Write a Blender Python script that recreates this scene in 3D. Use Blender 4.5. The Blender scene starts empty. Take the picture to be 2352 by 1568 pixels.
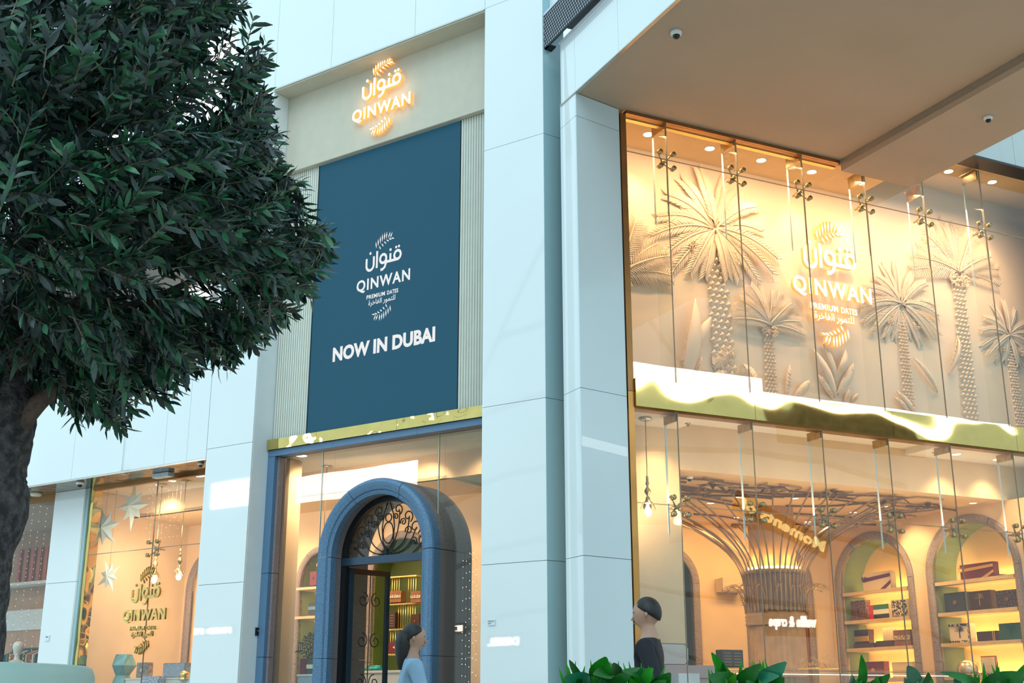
import bpy, bmesh, math, random
from math import sin, cos, pi, radians as rad, sqrt, atan2, hypot
from mathutils import Matrix, Vector
random.seed(7)
C = bpy.context.scene.collection
# ------------------------------------------------------------------ camera, sky, exposure
FPX, PITCH, CAMZ = 2762.3, rad(16.66), 1.0
cam = bpy.data.objects.new('camera', bpy.data.cameras.new('camera')); C.objects.link(cam)
cam.location = (0, 0, CAMZ); cam.rotation_euler = (pi/2+PITCH, 0, 0)
cam.data.sensor_width = 36; cam.data.lens = 36*FPX/2352; cam.data.clip_end = 300
bpy.context.scene.camera = cam
sc = bpy.context.scene
sc.view_settings.view_transform = 'Standard'; sc.view_settings.look = 'None'
sc.view_settings.gamma = 1; sc.view_settings.exposure = 0.0; sc.view_settings.use_curve_mapping = False
try:
    sc.cycles.max_bounces = 8; sc.cycles.diffuse_bounces = 3; sc.cycles.glossy_bounces = 4
    sc.cycles.transparent_max_bounces = 16; sc.cycles.caustics_reflective = False
    sc.cycles.sample_clamp_indirect = 6.0
except Exception: pass
w = bpy.data.worlds.new('sky'); sc.world = w; w.use_nodes = True
nt = w.node_tree; nt.nodes.clear()
out = nt.nodes.new('ShaderNodeOutputWorld'); bg = nt.nodes.new('ShaderNodeBackground')
tc = nt.nodes.new('ShaderNodeTexCoord'); sp = nt.nodes.new('ShaderNodeSeparateXYZ'); rp = nt.nodes.new('ShaderNodeValToRGB')
nt.links.new(tc.outputs['Generated'], sp.inputs[0]); nt.links.new(sp.outputs['Z'], rp.inputs[0])
rp.color_ramp.elements[0].position = 0.0; rp.color_ramp.elements[0].color = (.46, .64, .72, 1)
rp.color_ramp.elements[1].position = 0.75; rp.color_ramp.elements[1].color = (.66, .99, 1.12, 1)
nt.links.new(rp.outputs[0], bg.inputs[0]); bg.inputs[1].default_value = 1.38
nt.links.new(bg.outputs[0], out.inputs[0])
sun = bpy.data.objects.new('sun', bpy.data.lights.new('sun', 'SUN')); C.objects.link(sun)
sun.data.energy = 0.9; sun.data.angle = rad(40); sun.data.color = (.85, .97, 1)
sun.rotation_euler = (rad(48), 0, rad(-18))

# ------------------------------------------------------------------ frames and pixel rays
def ray(x, y):
    u = (x-1176)/FPX; v = -(y-784)/FPX
    return Vector((u, cos(PITCH)-v*sin(PITCH), sin(PITCH)+v*cos(PITCH)))
CAM = Vector((0, 0, CAMZ))
class Frame:
    def __init__(s, ox, oy, rot):
        a = rad(rot); s.O = Vector((ox, oy, 0)); s.X = Vector((cos(a), sin(a), 0)); s.Y = Vector((-sin(a), cos(a), 0))
        s.M = Matrix.Translation(s.O) @ Matrix.Rotation(a, 4, 'Z'); s.I = s.M.inverted()
    def __call__(s, px, py, d=None, z=None, x=None):
        r = ray(px, py)
        if z is not None: t = (z-CAMZ)/r.z
        elif d is not None: t = (s.O + s.Y*d - CAM).dot(s.Y)/r.dot(s.Y)
        else: t = (s.O + s.X*x - CAM).dot(s.X)/r.dot(s.X)
        return s.I @ (CAM + r*t)
W = Frame(0, 0, 0)
L = Frame(.346, 11.995, -34.3)       # left shop front; +y runs into the building
P = Frame(.346, 11.995, 36.0)        # bevelled side of the middle pillar
R = Frame(1.181, 11.970, 25.7)       # right shop front
def at(px, py, D):
    r = ray(px, py); return CAM + r*(D/hypot(r.x, r.y))

# ------------------------------------------------------------------ materials
MATS = {}
def mat(name, col, rough=.5, metal=0., emit=None, es=1., var=.05, vs=6., bump=0., bs=40., coat=0., col2=None, ratio=None, spec=.5, dist=None, sheen=0):
    if name in MATS: return MATS[name]
    m = bpy.data.materials.new(name); m.use_nodes = True; t = m.node_tree; b = t.nodes['Principled BSDF']
    g = t.nodes.new('ShaderNodeNewGeometry') if dist == 'world' else t.nodes.new('ShaderNodeTexCoord')
    src = g.outputs['Position'] if dist == 'world' else g.outputs['Object']
    n = t.nodes.new('ShaderNodeTexNoise'); n.inputs['Scale'].default_value = vs; n.inputs['Detail'].default_value = 4
    t.links.new(src, n.inputs['Vector'])
    r = t.nodes.new('ShaderNodeValToRGB'); t.links.new(n.outputs['Fac'], r.inputs[0])
    c2 = col2 or tuple(min(1, c*(1+var)) for c in col); c1 = col if col2 else tuple(c*(1-var) for c in col)
    lo, hi = ratio or (.3, .7)
    r.color_ramp.elements[0].position = lo; r.color_ramp.elements[1].position = hi
    r.color_ramp.elements[0].color = (*c1, 1); r.color_ramp.elements[1].color = (*c2, 1)
    t.links.new(r.outputs[0], b.inputs['Base Color'])
    b.inputs['Roughness'].default_value = rough; b.inputs['Metallic'].default_value = metal
    b.inputs['Coat Weight'].default_value = coat; b.inputs['Coat Roughness'].default_value = .0
    b.inputs['Specular IOR Level'].default_value = spec
    if emit: b.inputs['Emission Color'].default_value = (*emit, 1); b.inputs['Emission Strength'].default_value = es
    if bump:
        n2 = t.nodes.new('ShaderNodeTexNoise'); n2.inputs['Scale'].default_value = bs; n2.inputs['Detail'].default_value = 3 if bs > 3 else 1
        t.links.new(src, n2.inputs['Vector'])
        bp = t.nodes.new('ShaderNodeBump'); bp.inputs['Strength'].default_value = min(1, bump); bp.inputs['Distance'].default_value = .02*max(1, bump)
        t.links.new(n2.outputs['Fac'], bp.inputs['Height']); t.links.new(bp.outputs[0], b.inputs['Normal'])
    MATS[name] = m; return m
def emitm(name, col, s):
    if name in MATS: return MATS[name]
    m = bpy.data.materials.new(name); m.use_nodes = True; t = m.node_tree; t.nodes.clear()
    o = t.nodes.new('ShaderNodeOutputMaterial'); e = t.nodes.new('ShaderNodeEmission')
    e.inputs[0].default_value = (*col, 1); e.inputs[1].default_value = s; t.links.new(e.outputs[0], o.inputs[0])
    MATS[name] = m; return m
def glassm(name, tint=(.97, .98, .97), refl=1.0, haze=0.):
    m = bpy.data.materials.new(name); m.use_nodes = True; t = m.node_tree; t.nodes.clear(); N = t.nodes.new; K = t.links.new
    o = N('ShaderNodeOutputMaterial'); tr = N('ShaderNodeBsdfTransparent'); gl = N('ShaderNodeBsdfGlossy'); mx = N('ShaderNodeMixShader')
    tr.inputs[0].default_value = (*tint, 1); gl.inputs['Roughness'].default_value = 0.0
    ge = N('ShaderNodeNewGeometry'); dp = N('ShaderNodeVectorMath'); dp.operation = 'DOT_PRODUCT'
    K(ge.outputs['Normal'], dp.inputs[0]); K(ge.outputs['Incoming'], dp.inputs[1])
    ab = N('ShaderNodeMath'); ab.operation = 'ABSOLUTE'; K(dp.outputs['Value'], ab.inputs[0])
    s1 = N('ShaderNodeMath'); s1.operation = 'SUBTRACT'; s1.inputs[0].default_value = 1; K(ab.outputs[0], s1.inputs[1])
    pw = N('ShaderNodeMath'); pw.operation = 'POWER'; pw.inputs[1].default_value = 5; K(s1.outputs[0], pw.inputs[0])
    ma = N('ShaderNodeMath'); ma.operation = 'MULTIPLY_ADD'; ma.inputs[1].default_value = .95*refl; ma.inputs[2].default_value = .042*refl; K(pw.outputs[0], ma.inputs[0])
    # slight waviness of toughened panes
    n2 = N('ShaderNodeTexNoise'); n2.inputs['Scale'].default_value = .8; bp = N('ShaderNodeBump'); bp.inputs['Strength'].default_value = .04; bp.inputs['Distance'].default_value = .02
    K(ge.outputs['Position'], n2.inputs['Vector']); K(n2.outputs['Fac'], bp.inputs['Height']); K(bp.outputs[0], gl.inputs['Normal'])
    K(ma.outputs[0], mx.inputs[0]); K(tr.outputs[0], mx.inputs[1]); K(gl.outputs[0], mx.inputs[2]); K(mx.outputs[0], o.inputs[0])
    MATS[name] = m; return m
WHITE = mat('white_back_painted_glass', (.83, .87, .88), .03, coat=.6, bump=.035, bs=1.0, var=.02, vs=.6, dist='world')
WHITEM = mat('white_matt_panel', (.82, .86, .87), .4, var=.02)
DARKGAP = mat('dark_gap', (.02, .03, .04), .6)
CREAM = mat('cream_fascia', (.62, .56, .45), .7, bump=.1, bs=60, var=.03)
RIB = mat('ivory_ribs', (.74, .74, .66), .6, var=.03)
SOFFIT = mat('soffit_paint', (.48, .36, .27), .8, var=.03, vs=1.2, bump=.06, bs=4)
GRAN = mat('blue_grey_granite', (.045, .10, .19), .45, vs=220, col2=(.17, .32, .50), ratio=(.40, .6), bump=.15, bs=200)
GRAN2 = mat('inner_granite', (.16, .13, .14), .5, vs=220, col2=(.38, .30, .30), ratio=(.42, .6))
STONE = mat('mauve_stone', (.20, .15, .15), .6, vs=60, col2=(.34, .27, .26), bump=.15, bs=60)
GOLD = mat('polished_gold', (.78, .56, .19), .03, 1., bump=1.8, bs=2.8, var=.05, dist='world')
GOLDB = mat('rolled_gold_sheet', (.62, .44, .15), .03, 1., bump=.9, bs=.9, var=.05, dist='world')
GOLD2 = mat('brushed_gold', (.80, .56, .20), .28, 1., var=.08)
BRONZE = mat('bronze', (.34, .17, .06), .35, .8, var=.15, vs=2)
BRASS = mat('aged_brass', (.45, .33, .17), .35, .9, var=.2, vs=20)
CHROME = mat('satin_steel', (.62, .58, .52), .25, 1.)
BLACK = mat('black_metal', (.012, .014, .018), .4, .3)
NAVY = mat('blue_black_metal', (.03, .06, .10), .35, .4)
PLAST = mat('warm_plaster', (.74, .55, .36), .85, var=.05, vs=2.5, bump=.12, bs=12)
PLAST2 = mat('relief_plaster', (.84, .66, .50), .75, var=.02, vs=3)
CEIL = mat('interior_ceiling_paint', (.78, .56, .32), .8, var=.03)
CEIL2 = mat('white_ceiling', (.80, .76, .70), .8, var=.02)
GREEN = mat('green_plaster', (.15, .20, .09), .8, var=.12, vs=3, bump=.1, bs=12)
WOODV = mat('brown_vine_timber', (.16, .075, .03), .6, var=.25, vs=20)
REED = mat('reeded_taupe', (.34, .23, .15), .7, var=.12, vs=8)
SHELF = mat('oak_shelf', (.62, .46, .27), .5, var=.08, vs=10)
SCREEN = mat('led_screen_blue', (.008, .028, .045), .5, emit=(.010, .068, .115), es=.9, var=.03, spec=.2)
PRINT = emitm('screen_lettering', (.86, .88, .88), 1.0)
LETTER = emitm('lit_letter_face', (1.0, .90, .72), 2.2)
LETSIDE = mat('lit_letter_side', (.70, .38, .10), .4, .2, emit=(1, .50, .10), es=.7)
GLASS = glassm('shop_glass'); GLASS2 = glassm('glass_fin', (.975, .985, .97), .35)
GEDGE = mat('glass_edge', (.72, .78, .66), .2, var=.05)
LAMP = emitm('downlight_disc', (1, .80, .50), 22.)
BULB = emitm('warm_bulb', (1, .72, .38), 40.)
STRIP = emitm('led_strip', (1, .66, .24), 6.)
STRIPG = emitm('led_strip_soft', (1, .80, .40), 4.)
CAMW = mat('camera_white', (.75, .75, .76), .3); DOME = mat('smoked_dome', (.01, .01, .012), .08)

# ------------------------------------------------------------------ mesh builder
class MB:
    def __init__(s): s.v = []; s.f = []; s.m = []; s.cm = 0; s.sm = []
    def add(s, vs, fs, smooth=False):
        o = len(s.v); s.v += [tuple(p) for p in vs]
        for f in fs: s.f.append(tuple(i+o for i in f)); s.m.append(s.cm); s.sm.append(smooth)
        return s
    def box(s, x0, x1, y0, y1, z0, z1):
        x0, x1 = sorted((x0, x1)); y0, y1 = sorted((y0, y1)); z0, z1 = sorted((z0, z1))
        return s.add([(x0,y0,z0),(x1,y0,z0),(x1,y1,z0),(x0,y1,z0),(x0,y0,z1),(x1,y0,z1),(x1,y1,z1),(x0,y1,z1)],
                     [(0,3,2,1),(4,5,6,7),(0,1,5,4),(1,2,6,5),(2,3,7,6),(3,0,4,7)])
    def tube(s, pts, r, n=6, cap=True, smooth=True):
        pts = [Vector(p) for p in pts]; k = len(pts); rs = r if isinstance(r, (list, tuple)) else [r]*k
        vs = []; up = None
        for i, p in enumerate(pts):
            t = (pts[min(i+1, k-1)] - pts[max(i-1, 0)])
            t = t.normalized() if t.length > 1e-9 else Vector((0, 0, 1))
            if up is None:
                up = Vector((0, 0, 1)) if abs(t.z) < .9 else Vector((1, 0, 0))
            a = t.cross(up)
            if a.length < 1e-6: a = t.cross(Vector((1, .3, 0)))
            a.normalize(); b = a.cross(t).normalized(); up = b
            for j in range(n):
                q = 2*pi*j/n; vs.append(p + (a*cos(q)+b*sin(q))*rs[i])
        fs = [(i*n+j, i*n+(j+1) % n, (i+1)*n+(j+1) % n, (i+1)*n+j) for i in range(k-1) for j in range(n)]
        if cap: fs += [tuple(range(n))[::-1], tuple((k-1)*n+j for j in range(n))]
        return s.add(vs, fs, smooth)
    def lathe(s, prof, c=(0,0,0), n=20, axis='z', smooth=True, rib=0.):
        vs = []
        for (r, h) in prof:
            for j in range(n):
                q = 2*pi*j/n; rr = r*(1+(rib if j % 2 else 0))
                p = (rr*cos(q), rr*sin(q), h) if axis == 'z' else (rr*cos(q), h, rr*sin(q))
                vs.append((c[0]+p[0], c[1]+p[1], c[2]+p[2]))
        k = len(prof)
        fs = [(i*n+j, i*n+(j+1) % n, (i+1)*n+(j+1) % n, (i+1)*n+j) for i in range(k-1) for j in range(n)]
        if prof[0][0] > 1e-5: fs.append(tuple(range(n))[::-1])
        if prof[-1][0] > 1e-5: fs.append(tuple((k-1)*n+j for j in range(n)))
        return s.add(vs, fs, smooth)
    def prism(s, poly, y0, y1, plane='xz'):      # polygon extruded along the third axis
        k = len(poly)
        f = (lambda p, y: (p[0], y, p[1])) if plane == 'xz' else ((lambda p, y: (y, p[0], p[1])) if plane == 'yz' else (lambda p, y: (p[0], p[1], y)))
        vs = [f(p, y0) for p in poly]+[f(p, y1) for p in poly]
        return s.add(vs, [tuple(range(k))[::-1], tuple(range(k, 2*k))]+[(i, (i+1) % k, k+(i+1) % k, k+i) for i in range(k)])
    def sweep(s, sec, path):                     # sec: closed list (radial, depth); path: list of (x, z, nx, nz)
        k = len(sec); vs = [(x+nx*r, d, z+nz*r) for (x, z, nx, nz) in path for (r, d) in sec]; n = len(path)
        fs = [(i*k+j, (i+1)*k+j, (i+1)*k+(j+1) % k, i*k+(j+1) % k) for i in range(n-1) for j in range(k)]
        fs += [tuple(range(k)), tuple((n-1)*k+j for j in range(k))[::-1]]
        return s.add(vs, fs)
    def swap(s):                                 # exchange x and y (for walls that run along y)
        s.v = [(b, a, c) for (a, b, c) in s.v]; s.f = [f[::-1] for f in s.f]; return s
    def leaf(s, base, tip, wid, up=(0,0,1), bend=0., n=4, fold=.25, thick=0.):
        b = Vector(base); t = Vector(tip); ax = t-b; ln = ax.length; ax.normalize(); up = Vector(up)
        sd = ax.cross(up); sd = sd.normalized() if sd.length > 1e-6 else Vector((1,0,0)); nn = sd.cross(ax)
        vs = []
        for i in range(n+1):
            q = i/n; c = b+ax*ln*q+nn*(bend*ln*(4*q*(1-q))); ww = wid*.5*max(.04, sin(pi*min(1, q*.92+.06))**.8)
            vs += [c-sd*ww+nn*ww*fold, c, c+sd*ww+nn*ww*fold]
        fs = []
        for i in range(n):
            o = i*3; fs += [(o, o+1, o+4, o+3), (o+1, o+2, o+5, o+4)]
        if thick:
            k = len(vs); vs += [v-nn*thick for v in vs]; fs += [tuple(j+k for j in f[::-1]) for f in fs]
            for i in range(n):
                o = i*3; fs += [(o, o+3, o+3+k, o+k), (o+2, o+2+k, o+5+k, o+5)]
        return s.add(vs, fs, True)
    def mesh(s, name, mats):
        me = bpy.data.meshes.new(name); me.from_pydata(s.v, [], s.f)
        ms = mats if isinstance(mats, (list, tuple)) else [mats]
        for m in ms: me.materials.append(m)
        if len(ms) > 1: me.polygons.foreach_set('material_index', s.m)
        me.polygons.foreach_set('use_smooth', s.sm); me.update(); return me
def link(name, me, parent=None, M=None, loc=None):
    o = bpy.data.objects.new(name, me); C.objects.link(o)
    if parent is not None: o.parent = parent
    if M is not None: o.matrix_world = M
    if loc is not None: o.location = loc
    return o
def props(o, label=None, cat=None, group=None, kind=None):
    if label: o['label'] = label
    if cat: o['category'] = cat
    if group: o['group'] = group
    if kind: o['kind'] = kind
    return o
def thing(name, label, cat, fr=W, base=(0,0,0), group=None, rz=0., kind=None):
    o = link(name, None, None, fr.M @ Matrix.Translation(Vector(base)) @ Matrix.Rotation(rz, 4, 'Z')); o.empty_display_size = .1
    return props(o, label, cat, group, kind)
def part(name, mb, m, parent, loc=(0,0,0), label=None, kind=None):
    o = link(name, mb.mesh(name, m), parent, loc=loc); return props(o, label, kind=kind)
def solo(name, mb, m, fr=W, base=(0,0,0), label=None, cat=None, group=None, kind=None):
    o = link(name, mb.mesh(name, m), None, fr.M @ Matrix.Translation(Vector(base))); return props(o, label, cat, group, kind)
def copy_tree(o, parent=None):
    c = o.copy(); C.objects.link(c)
    if parent is not None: c.parent = parent
    for ch in o.children: copy_tree(ch, c)
    return c
def struct(name, label, fr=W, base=(0,0,0)): return thing(name, label, None, fr, base, kind='structure')
def light(name, typ, energy, col, fr, pos, size=.1, target=None, spot=None, blend=.6, sy=None):
    l = bpy.data.lights.new(name, typ); l.energy = energy; l.color = col
    if typ == 'AREA':
        l.size = size
        if sy: l.shape = 'RECTANGLE'; l.size_y = sy
    elif typ in ('SPOT', 'POINT'): l.shadow_soft_size = size
    if typ == 'SPOT': l.spot_size = rad(spot or 60); l.spot_blend = blend
    o = bpy.data.objects.new(name, l); C.objects.link(o); o.location = fr.M @ Vector(pos)
    if target is not None:
        d = (fr.M @ Vector(target)) - o.location; o.rotation_euler = d.to_track_quat('-Z', 'Y').to_euler()
    return o
WARM = (1, .66, .31); WARM2 = (1, .72, .40)
# text to mesh components
def text_mesh(txt, spacing=1., bold=0., extrude=0.):
    cu = bpy.data.curves.new('lettering', 'FONT'); cu.body = txt; cu.size = 1; cu.space_character = spacing; cu.offset = bold
    cu.resolution_u = 3; cu.extrude = extrude
    o = bpy.data.objects.new('lettering', cu); C.objects.link(o); bpy.context.view_layer.update()
    me = o.to_mesh(); vs = [tuple(v.co) for v in me.vertices]; fs = [tuple(p.vertices) for p in me.polygons]
    o.to_mesh_clear(); bpy.data.objects.remove(o); bpy.data.curves.remove(cu)
    return vs, fs
def fit(vs, x0, x1, z0, z1):
    xs = [v[0] for v in vs]; ys = [v[1] for v in vs]; a, b, c, d = min(xs), max(xs), min(ys), max(ys)
    return [(x0+(v[0]-a)/(b-a)*(x1-x0), z0+(v[1]-c)/(d-c)*(z1-z0), v[2]) for v in vs]
def islands(vs, fs):
    par = list(range(len(vs)))
    def find(i):
        while par[i] != i: par[i] = par[par[i]]; i = par[i]
        return i
    key = {}
    for i, v in enumerate(vs):
        k = (round(v[0], 5), round(v[1], 5), round(v[2], 5))
        if k in key: par[find(i)] = find(key[k])
        else: key[k] = i
    for f in fs:
        for i in f[1:]: par[find(i)] = find(f[0])
    gr = {}
    for f in fs: gr.setdefault(find(f[0]), []).append(f)
    outl = []
    for g in gr.values():
        ids = sorted({i for f in g for i in f}); mp = {i: k for k, i in enumerate(ids)}
        outl.append(([vs[i] for i in ids], [tuple(mp[i] for i in f) for f in g]))
    outl.sort(key=lambda g: min(v[0] for v in g[0])); return outl
def plate(mb, vs, fs, y0, th):
    """flat letter faces at y0 (facing -y) with side walls th deep; side walls use slot 1"""
    edges = {}
    for f in fs:
        for i in range(len(f)):
            a, b = f[i], f[(i+1) % len(f)]; edges[(a, b)] = edges.get((a, b), 0)+1
    F = [(v[0], y0, v[1]) for v in vs]; B = [(v[0], y0+th, v[1]) for v in vs]; k = len(vs)
    mb.cm = 0; mb.add(F, fs)
    if th:
        side = [(b, a, a+k, b+k) for (a, b) in edges if (b, a) not in edges]
        mb.cm = 1; mb.add(F+B, side); mb.cm = 0
    return mb
def stroke(pts, wd, closed=False):
    """2D thick polyline -> (vs, fs)"""
    n = len(pts); vs = []; P2 = [Vector((p[0], p[1])) for p in pts]
    for i in range(n):
        a = P2[i-1] if (i or closed) else P2[0]; b = P2[(i+1) % n] if (i < n-1 or closed) else P2[-1]
        t = (b-a).normalized(); q = Vector((-t.y, t.x))*wd/2; vs += [(*(P2[i]+q), 0), (*(P2[i]-q), 0)]
    m = n if closed else n-1
    return vs, [(2*i, 2*i+1, (2*i+3) % (2*n), (2*i+2) % (2*n)) for i in range(m)]
def arc2(cx, cy, r, a0, a1, n=14, ry=None):
    return [(cx+r*cos(rad(a0+(a1-a0)*i/n)), cy+(ry or r)*sin(rad(a0+(a1-a0)*i/n))) for i in range(n+1)]
def arabic_name():
    """the five-letter arabic word, unit box about 0..5.6 wide, list of (kind, vs, fs)"""
    w_ = .30; o = []
    o.append(('letter', *stroke([(.15, 1.45), (.15, .62)] + arc2(.72, .62, .57, 180, 360, 12) + [(1.29, 1.55)], w_)))     # final nun
    o.append(('dot', *dot2(.72, 1.98, .17)))
    o.append(('letter', *stroke([(1.78, .12), (1.78, 2.05)], w_)))                                                     # alif
    o.append(('letter', *stroke(arc2(2.75, 1.02, .48, 0, 360, 20)[:-1], w_, True)))                                   # waw head
    o.append(('letter', *stroke([(3.23, 1.02), (3.2, .45), (3.02, .02), (2.7, -.18), (2.38, -.2)], w_)))
    o.append(('letter', *stroke([(2.72, .56), (3.9, .56), (4.8, .56), (5.1, .62)], w_)))                               # joined base line
    o.append(('letter', *stroke([(3.86, .5), (3.86, 1.42)], w_)))                                                      # nun tooth
    o.append(('dot', *dot2(3.86, 1.82, .17)))
    o.append(('letter', *stroke(arc2(4.95, 1.05, .49, 0, 360, 20)[:-1], w_, True)))                                   # qaf head
    o.append(('dot', *dot2(4.72, 1.95, .16))); o.append(('dot', *dot2(5.14, 1.98, .16)))
    return o
def dot2(x, y, r, n=10):
    return [(x+r*cos(2*pi*i/n), y+r*sin(2*pi*i/n), 0) for i in range(n)], [tuple(range(n))]
def fern2(flip=1):
    """little palm leaf of the emblem in a box about -1..1 x 0..1.1 ; list of leaflets"""
    o = []
    for i in range(8):
        q = i/7; bx = -.85+1.5*q; by = .05+.55*sin(q*1.9); L1 = .62*(1-.35*abs(q-.45)); a = rad(100-22*q-20*(q > .8))
        o.append(leaf2(bx, by, bx+L1*cos(a)*.9, by+L1*sin(a)+.06, .13))
    for i in range(6):
        q = i/5; bx = -.55+1.3*q; by = .12+.5*sin((q*.8+.12)*1.9); a = rad(-62+36*q)
        o.append(leaf2(bx, by-.03, bx+.42*cos(a), by-.03+.42*sin(a)*(.9-.4*q), .12))
    return [([(v[0]*flip, v[1]*flip, 0) for v in vs], fs) for vs, fs in o]
def leaf2(x0, y0, x1, y1, w_):
    d = Vector((x1-x0, y1-y0)); n = Vector((-d.y, d.x)).normalized()*w_/2; m = Vector((x0, y0))+d*.5
    return [(x0, y0, 0), (m.x-n.x, m.y-n.y, 0), (x1, y1, 0), (m.x+n.x, m.y+n.y, 0)], [(0, 1, 2, 3)]
SMALLAR = "\ufe93\ufeae\ufea7\ufe8e\ufed4\ufedf\ufe8d \ufead\ufeee\ufee4\ufe98\ufee0\ufedf"
def logo(root, cx, cz, wd, y, th, mats, small=True, ht=None):
    """emblem centred on the name; wd = width of the Latin name; letters are parts of root"""
    u = wd/6.2; hh = wd*.185
    def put(name, vs, fs, kind=None):
        b = MB(); plate(b, vs, fs, y, th); part(name, b, mats, root, kind=kind)
    vs, fs = text_mesh('QINWAN', 1.16, .028); vs = fit(vs, cx-wd/2, cx+wd/2, cz-hh*.62, cz+hh*.5)
    for g in islands(vs, fs): put('letter', *g)
    s = wd*.66/5.45
    for k, a, b in arabic_name():
        put('letter' if k == 'letter' else 'dot', [(cx-wd*.33+(p[0]-.1)*s, cz+hh*.92+(p[1]+.25)*s*1.12, 0) for p in a], b)
    fw = wd*.17; fb = cz+hh*.92+2.55*s*1.12
    for vs, fs in fern2(1): put('leaflet', [(cx+v[0]*fw, fb+v[1]*fw*1.15, 0) for v in vs], fs)
    low = cz-hh*.62
    if small:
        vs, fs = text_mesh('PREMIUM', 1.12, .03); put('tagline', fit(vs, cx-wd*.3, cx+wd*.045, low-hh*.62, low-hh*.28), fs)
        vs, fs = text_mesh('DATES', 1.12, .03); put('tagline', fit(vs, cx+wd*.085, cx+wd*.29, low-hh*.62, low-hh*.28), fs)
        vs, fs = text_mesh(SMALLAR, 1., .012); put('arabic_tagline', fit(vs, cx-wd*.26, cx+wd*.24, low-hh*1.28, low-hh*.72), fs)
        low -= hh*1.15
    fb = low-hh*.3
    for vs, fs in fern2(-1): put('leaflet', [(cx+v[0]*fw, fb+v[1]*fw*1.05, 0) for v in vs], fs)
# ------------------------------------------------------------------ ground and surroundings
FLOORM = mat('polished_beige_stone', (.50, .42, .34), .25, var=.06, vs=.5)
fl = struct('floor', 'polished pale stone floor of the mall')
for i in range(-6, 7):
    for j in range(-6, 9):
        b = MB(); b.box(i*2.4, i*2.4+2.395, j*2.4-1, j*2.4+1.395, -.04, 0); part('tile', b, FLOORM, fl)
GAP = .005
def panels(root, xs, zs, y0, y1, m=WHITE, back=True, swap=False):
    """a wall of separate panels with open joints over a dark backing"""
    for i in range(len(xs)-1):
        for j in range(len(zs)-1):
            b = MB(); b.box(xs[i]+GAP/2, xs[i+1]-GAP/2, y0, y0+.03, zs[j]+GAP/2, zs[j+1]-GAP/2)
            if swap: b.swap()
            part('panel', b, m, root)
    if back:
        b = MB(); b.box(xs[0]+.004, xs[-1]-.004, y0+.03, y1, zs[0]+.002, zs[-1]-.002)
        if swap: b.swap()
        part('backing', b, DARKGAP, root)
ZJ = [0, 2.337, 3.99, 6.977]
# middle pillar: square front plus a bevelled side
t = struct('wall_pillar_middle', 'tall pale blue-white glass clad pillar between the blue screen and the dark gap', L)
panels(t, [-.805, 0], ZJ+[8.815, 12.6], 0, .30)
t = struct('wall_pillar_side', 'narrow shaded blue-green side face of the middle pillar', P)
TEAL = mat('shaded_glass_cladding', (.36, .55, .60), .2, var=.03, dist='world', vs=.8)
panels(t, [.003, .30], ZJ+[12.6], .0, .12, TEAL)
# left pillar, wall above the screen bay
t = struct('wall_pillar_left', 'pale glass clad pillar left of the blue screen bay', L)
panels(t, [-5.055, -4.245], [0, 2.35, 4.03, 6.2, 8.80, 12.6], 0, .20)
t = struct('wall_upper', 'white cladding over the cream fascia', L)
panels(t, [-4.245, -3.237, -1.86, -.805], [8.80, 12.6], 0, .25)
b = MB(); b.box(-4.24, -.81, .0, .30, 8.775, 8.80); part('soffit_strip', b, CREAM, t)
b = MB(); b.box(-4.24, -.81, -.012, .004, 8.792, 8.81); part('drip_edge', b, CHROME, t)
t = struct('trim_1', 'pale side reveals of the screen bay', L)
b = MB(); b.box(-4.30, -4.245, .02, .46, 0, 8.79); part('left_reveal', b, WHITEM, t)
b = MB(); b.box(-.805, -.76, .31, .46, 0, 8.79); part('right_reveal', b, WHITEM, t)
b = MB(); b.box(-4.245, -.805, .47, .52, 3.98, 8.8); part('bay_backing', b, DARKGAP, t)
# cream fascia, ribbed strips, screen, gold lintel
t = thing('fascia_board', 'cream fascia board at the top of the shop front, behind the glowing gold sign', 'fascia', L, (-2.52, .27, 7.67))
b = MB(); b.box(-1.72, 1.712, 0, .18, 0, 1.1045); part('board', b, CREAM, t)
b = MB(); b.box(-1.72, 1.712, -.004, .0, .0, .012); part('lower_edge', b, mat('taupe_edge', (.30, .26, .20), .6), t)
for nm, x0, x1, lb in (('ribbed_panel', -4.238, -3.675, 'ivory vertically ribbed panel left of the dark blue screen'),
                       ('ribbed_panel', -1.378, -.812, 'ivory vertically ribbed panel right of the dark blue screen')):
    t = thing(nm, lb, 'panel', L, (x0, .33, 4.095))
    b = MB(); b.box(0, x1-x0, .02, .12, 0, 3.57); part('base_board', b, RIB, t)
    b = MB(); n = 15; p = (x1-x0)/n
    for i in range(n): b.prism([(p*(i+.12), .02), (p*(i+.2), -.004), (p*(i+.5), -.012), (p*(i+.8), -.004), (p*(i+.88), .02)], 0, 3.57, 'xy')
    part('ribs', b, RIB, t, kind='stuff')
t = thing('led_screen', 'tall dark blue advertising screen reading NOW IN DUBAI', 'screen', L, (-2.526, .33, 4.095))
b = MB(); b.box(-1.145, 1.145, .0, .10, 0, 3.572); part('display', b, SCREEN, t)
for x0 in (-1.147, 1.139): b = MB(); b.box(x0, x0+.008, -.006, .02, 0, 3.57); part('frame_edge', b, BLACK, t)
lg = thing('screen_artwork', 'pale emblem and words NOW IN DUBAI printed across the dark blue screen', 'lettering', L, (-2.526, .326, 4.095))
logo(lg, 0, 1.765, .84, 0, 0, [PRINT, PRINT])
vs, fs = text_mesh('NOW IN DUBAI', 1.02, .045)
for g in islands(fit(vs, -.765, .815, .865, 1.05), fs): b = MB(); plate(b, *g, 0, 0); part('letter', b, [PRINT, PRINT], lg)
t = thing('fascia_sign', 'glowing gold halo-lit sign QINWAN on the cream fascia', 'sign', L, (-2.545, .20, 7.67))
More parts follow.
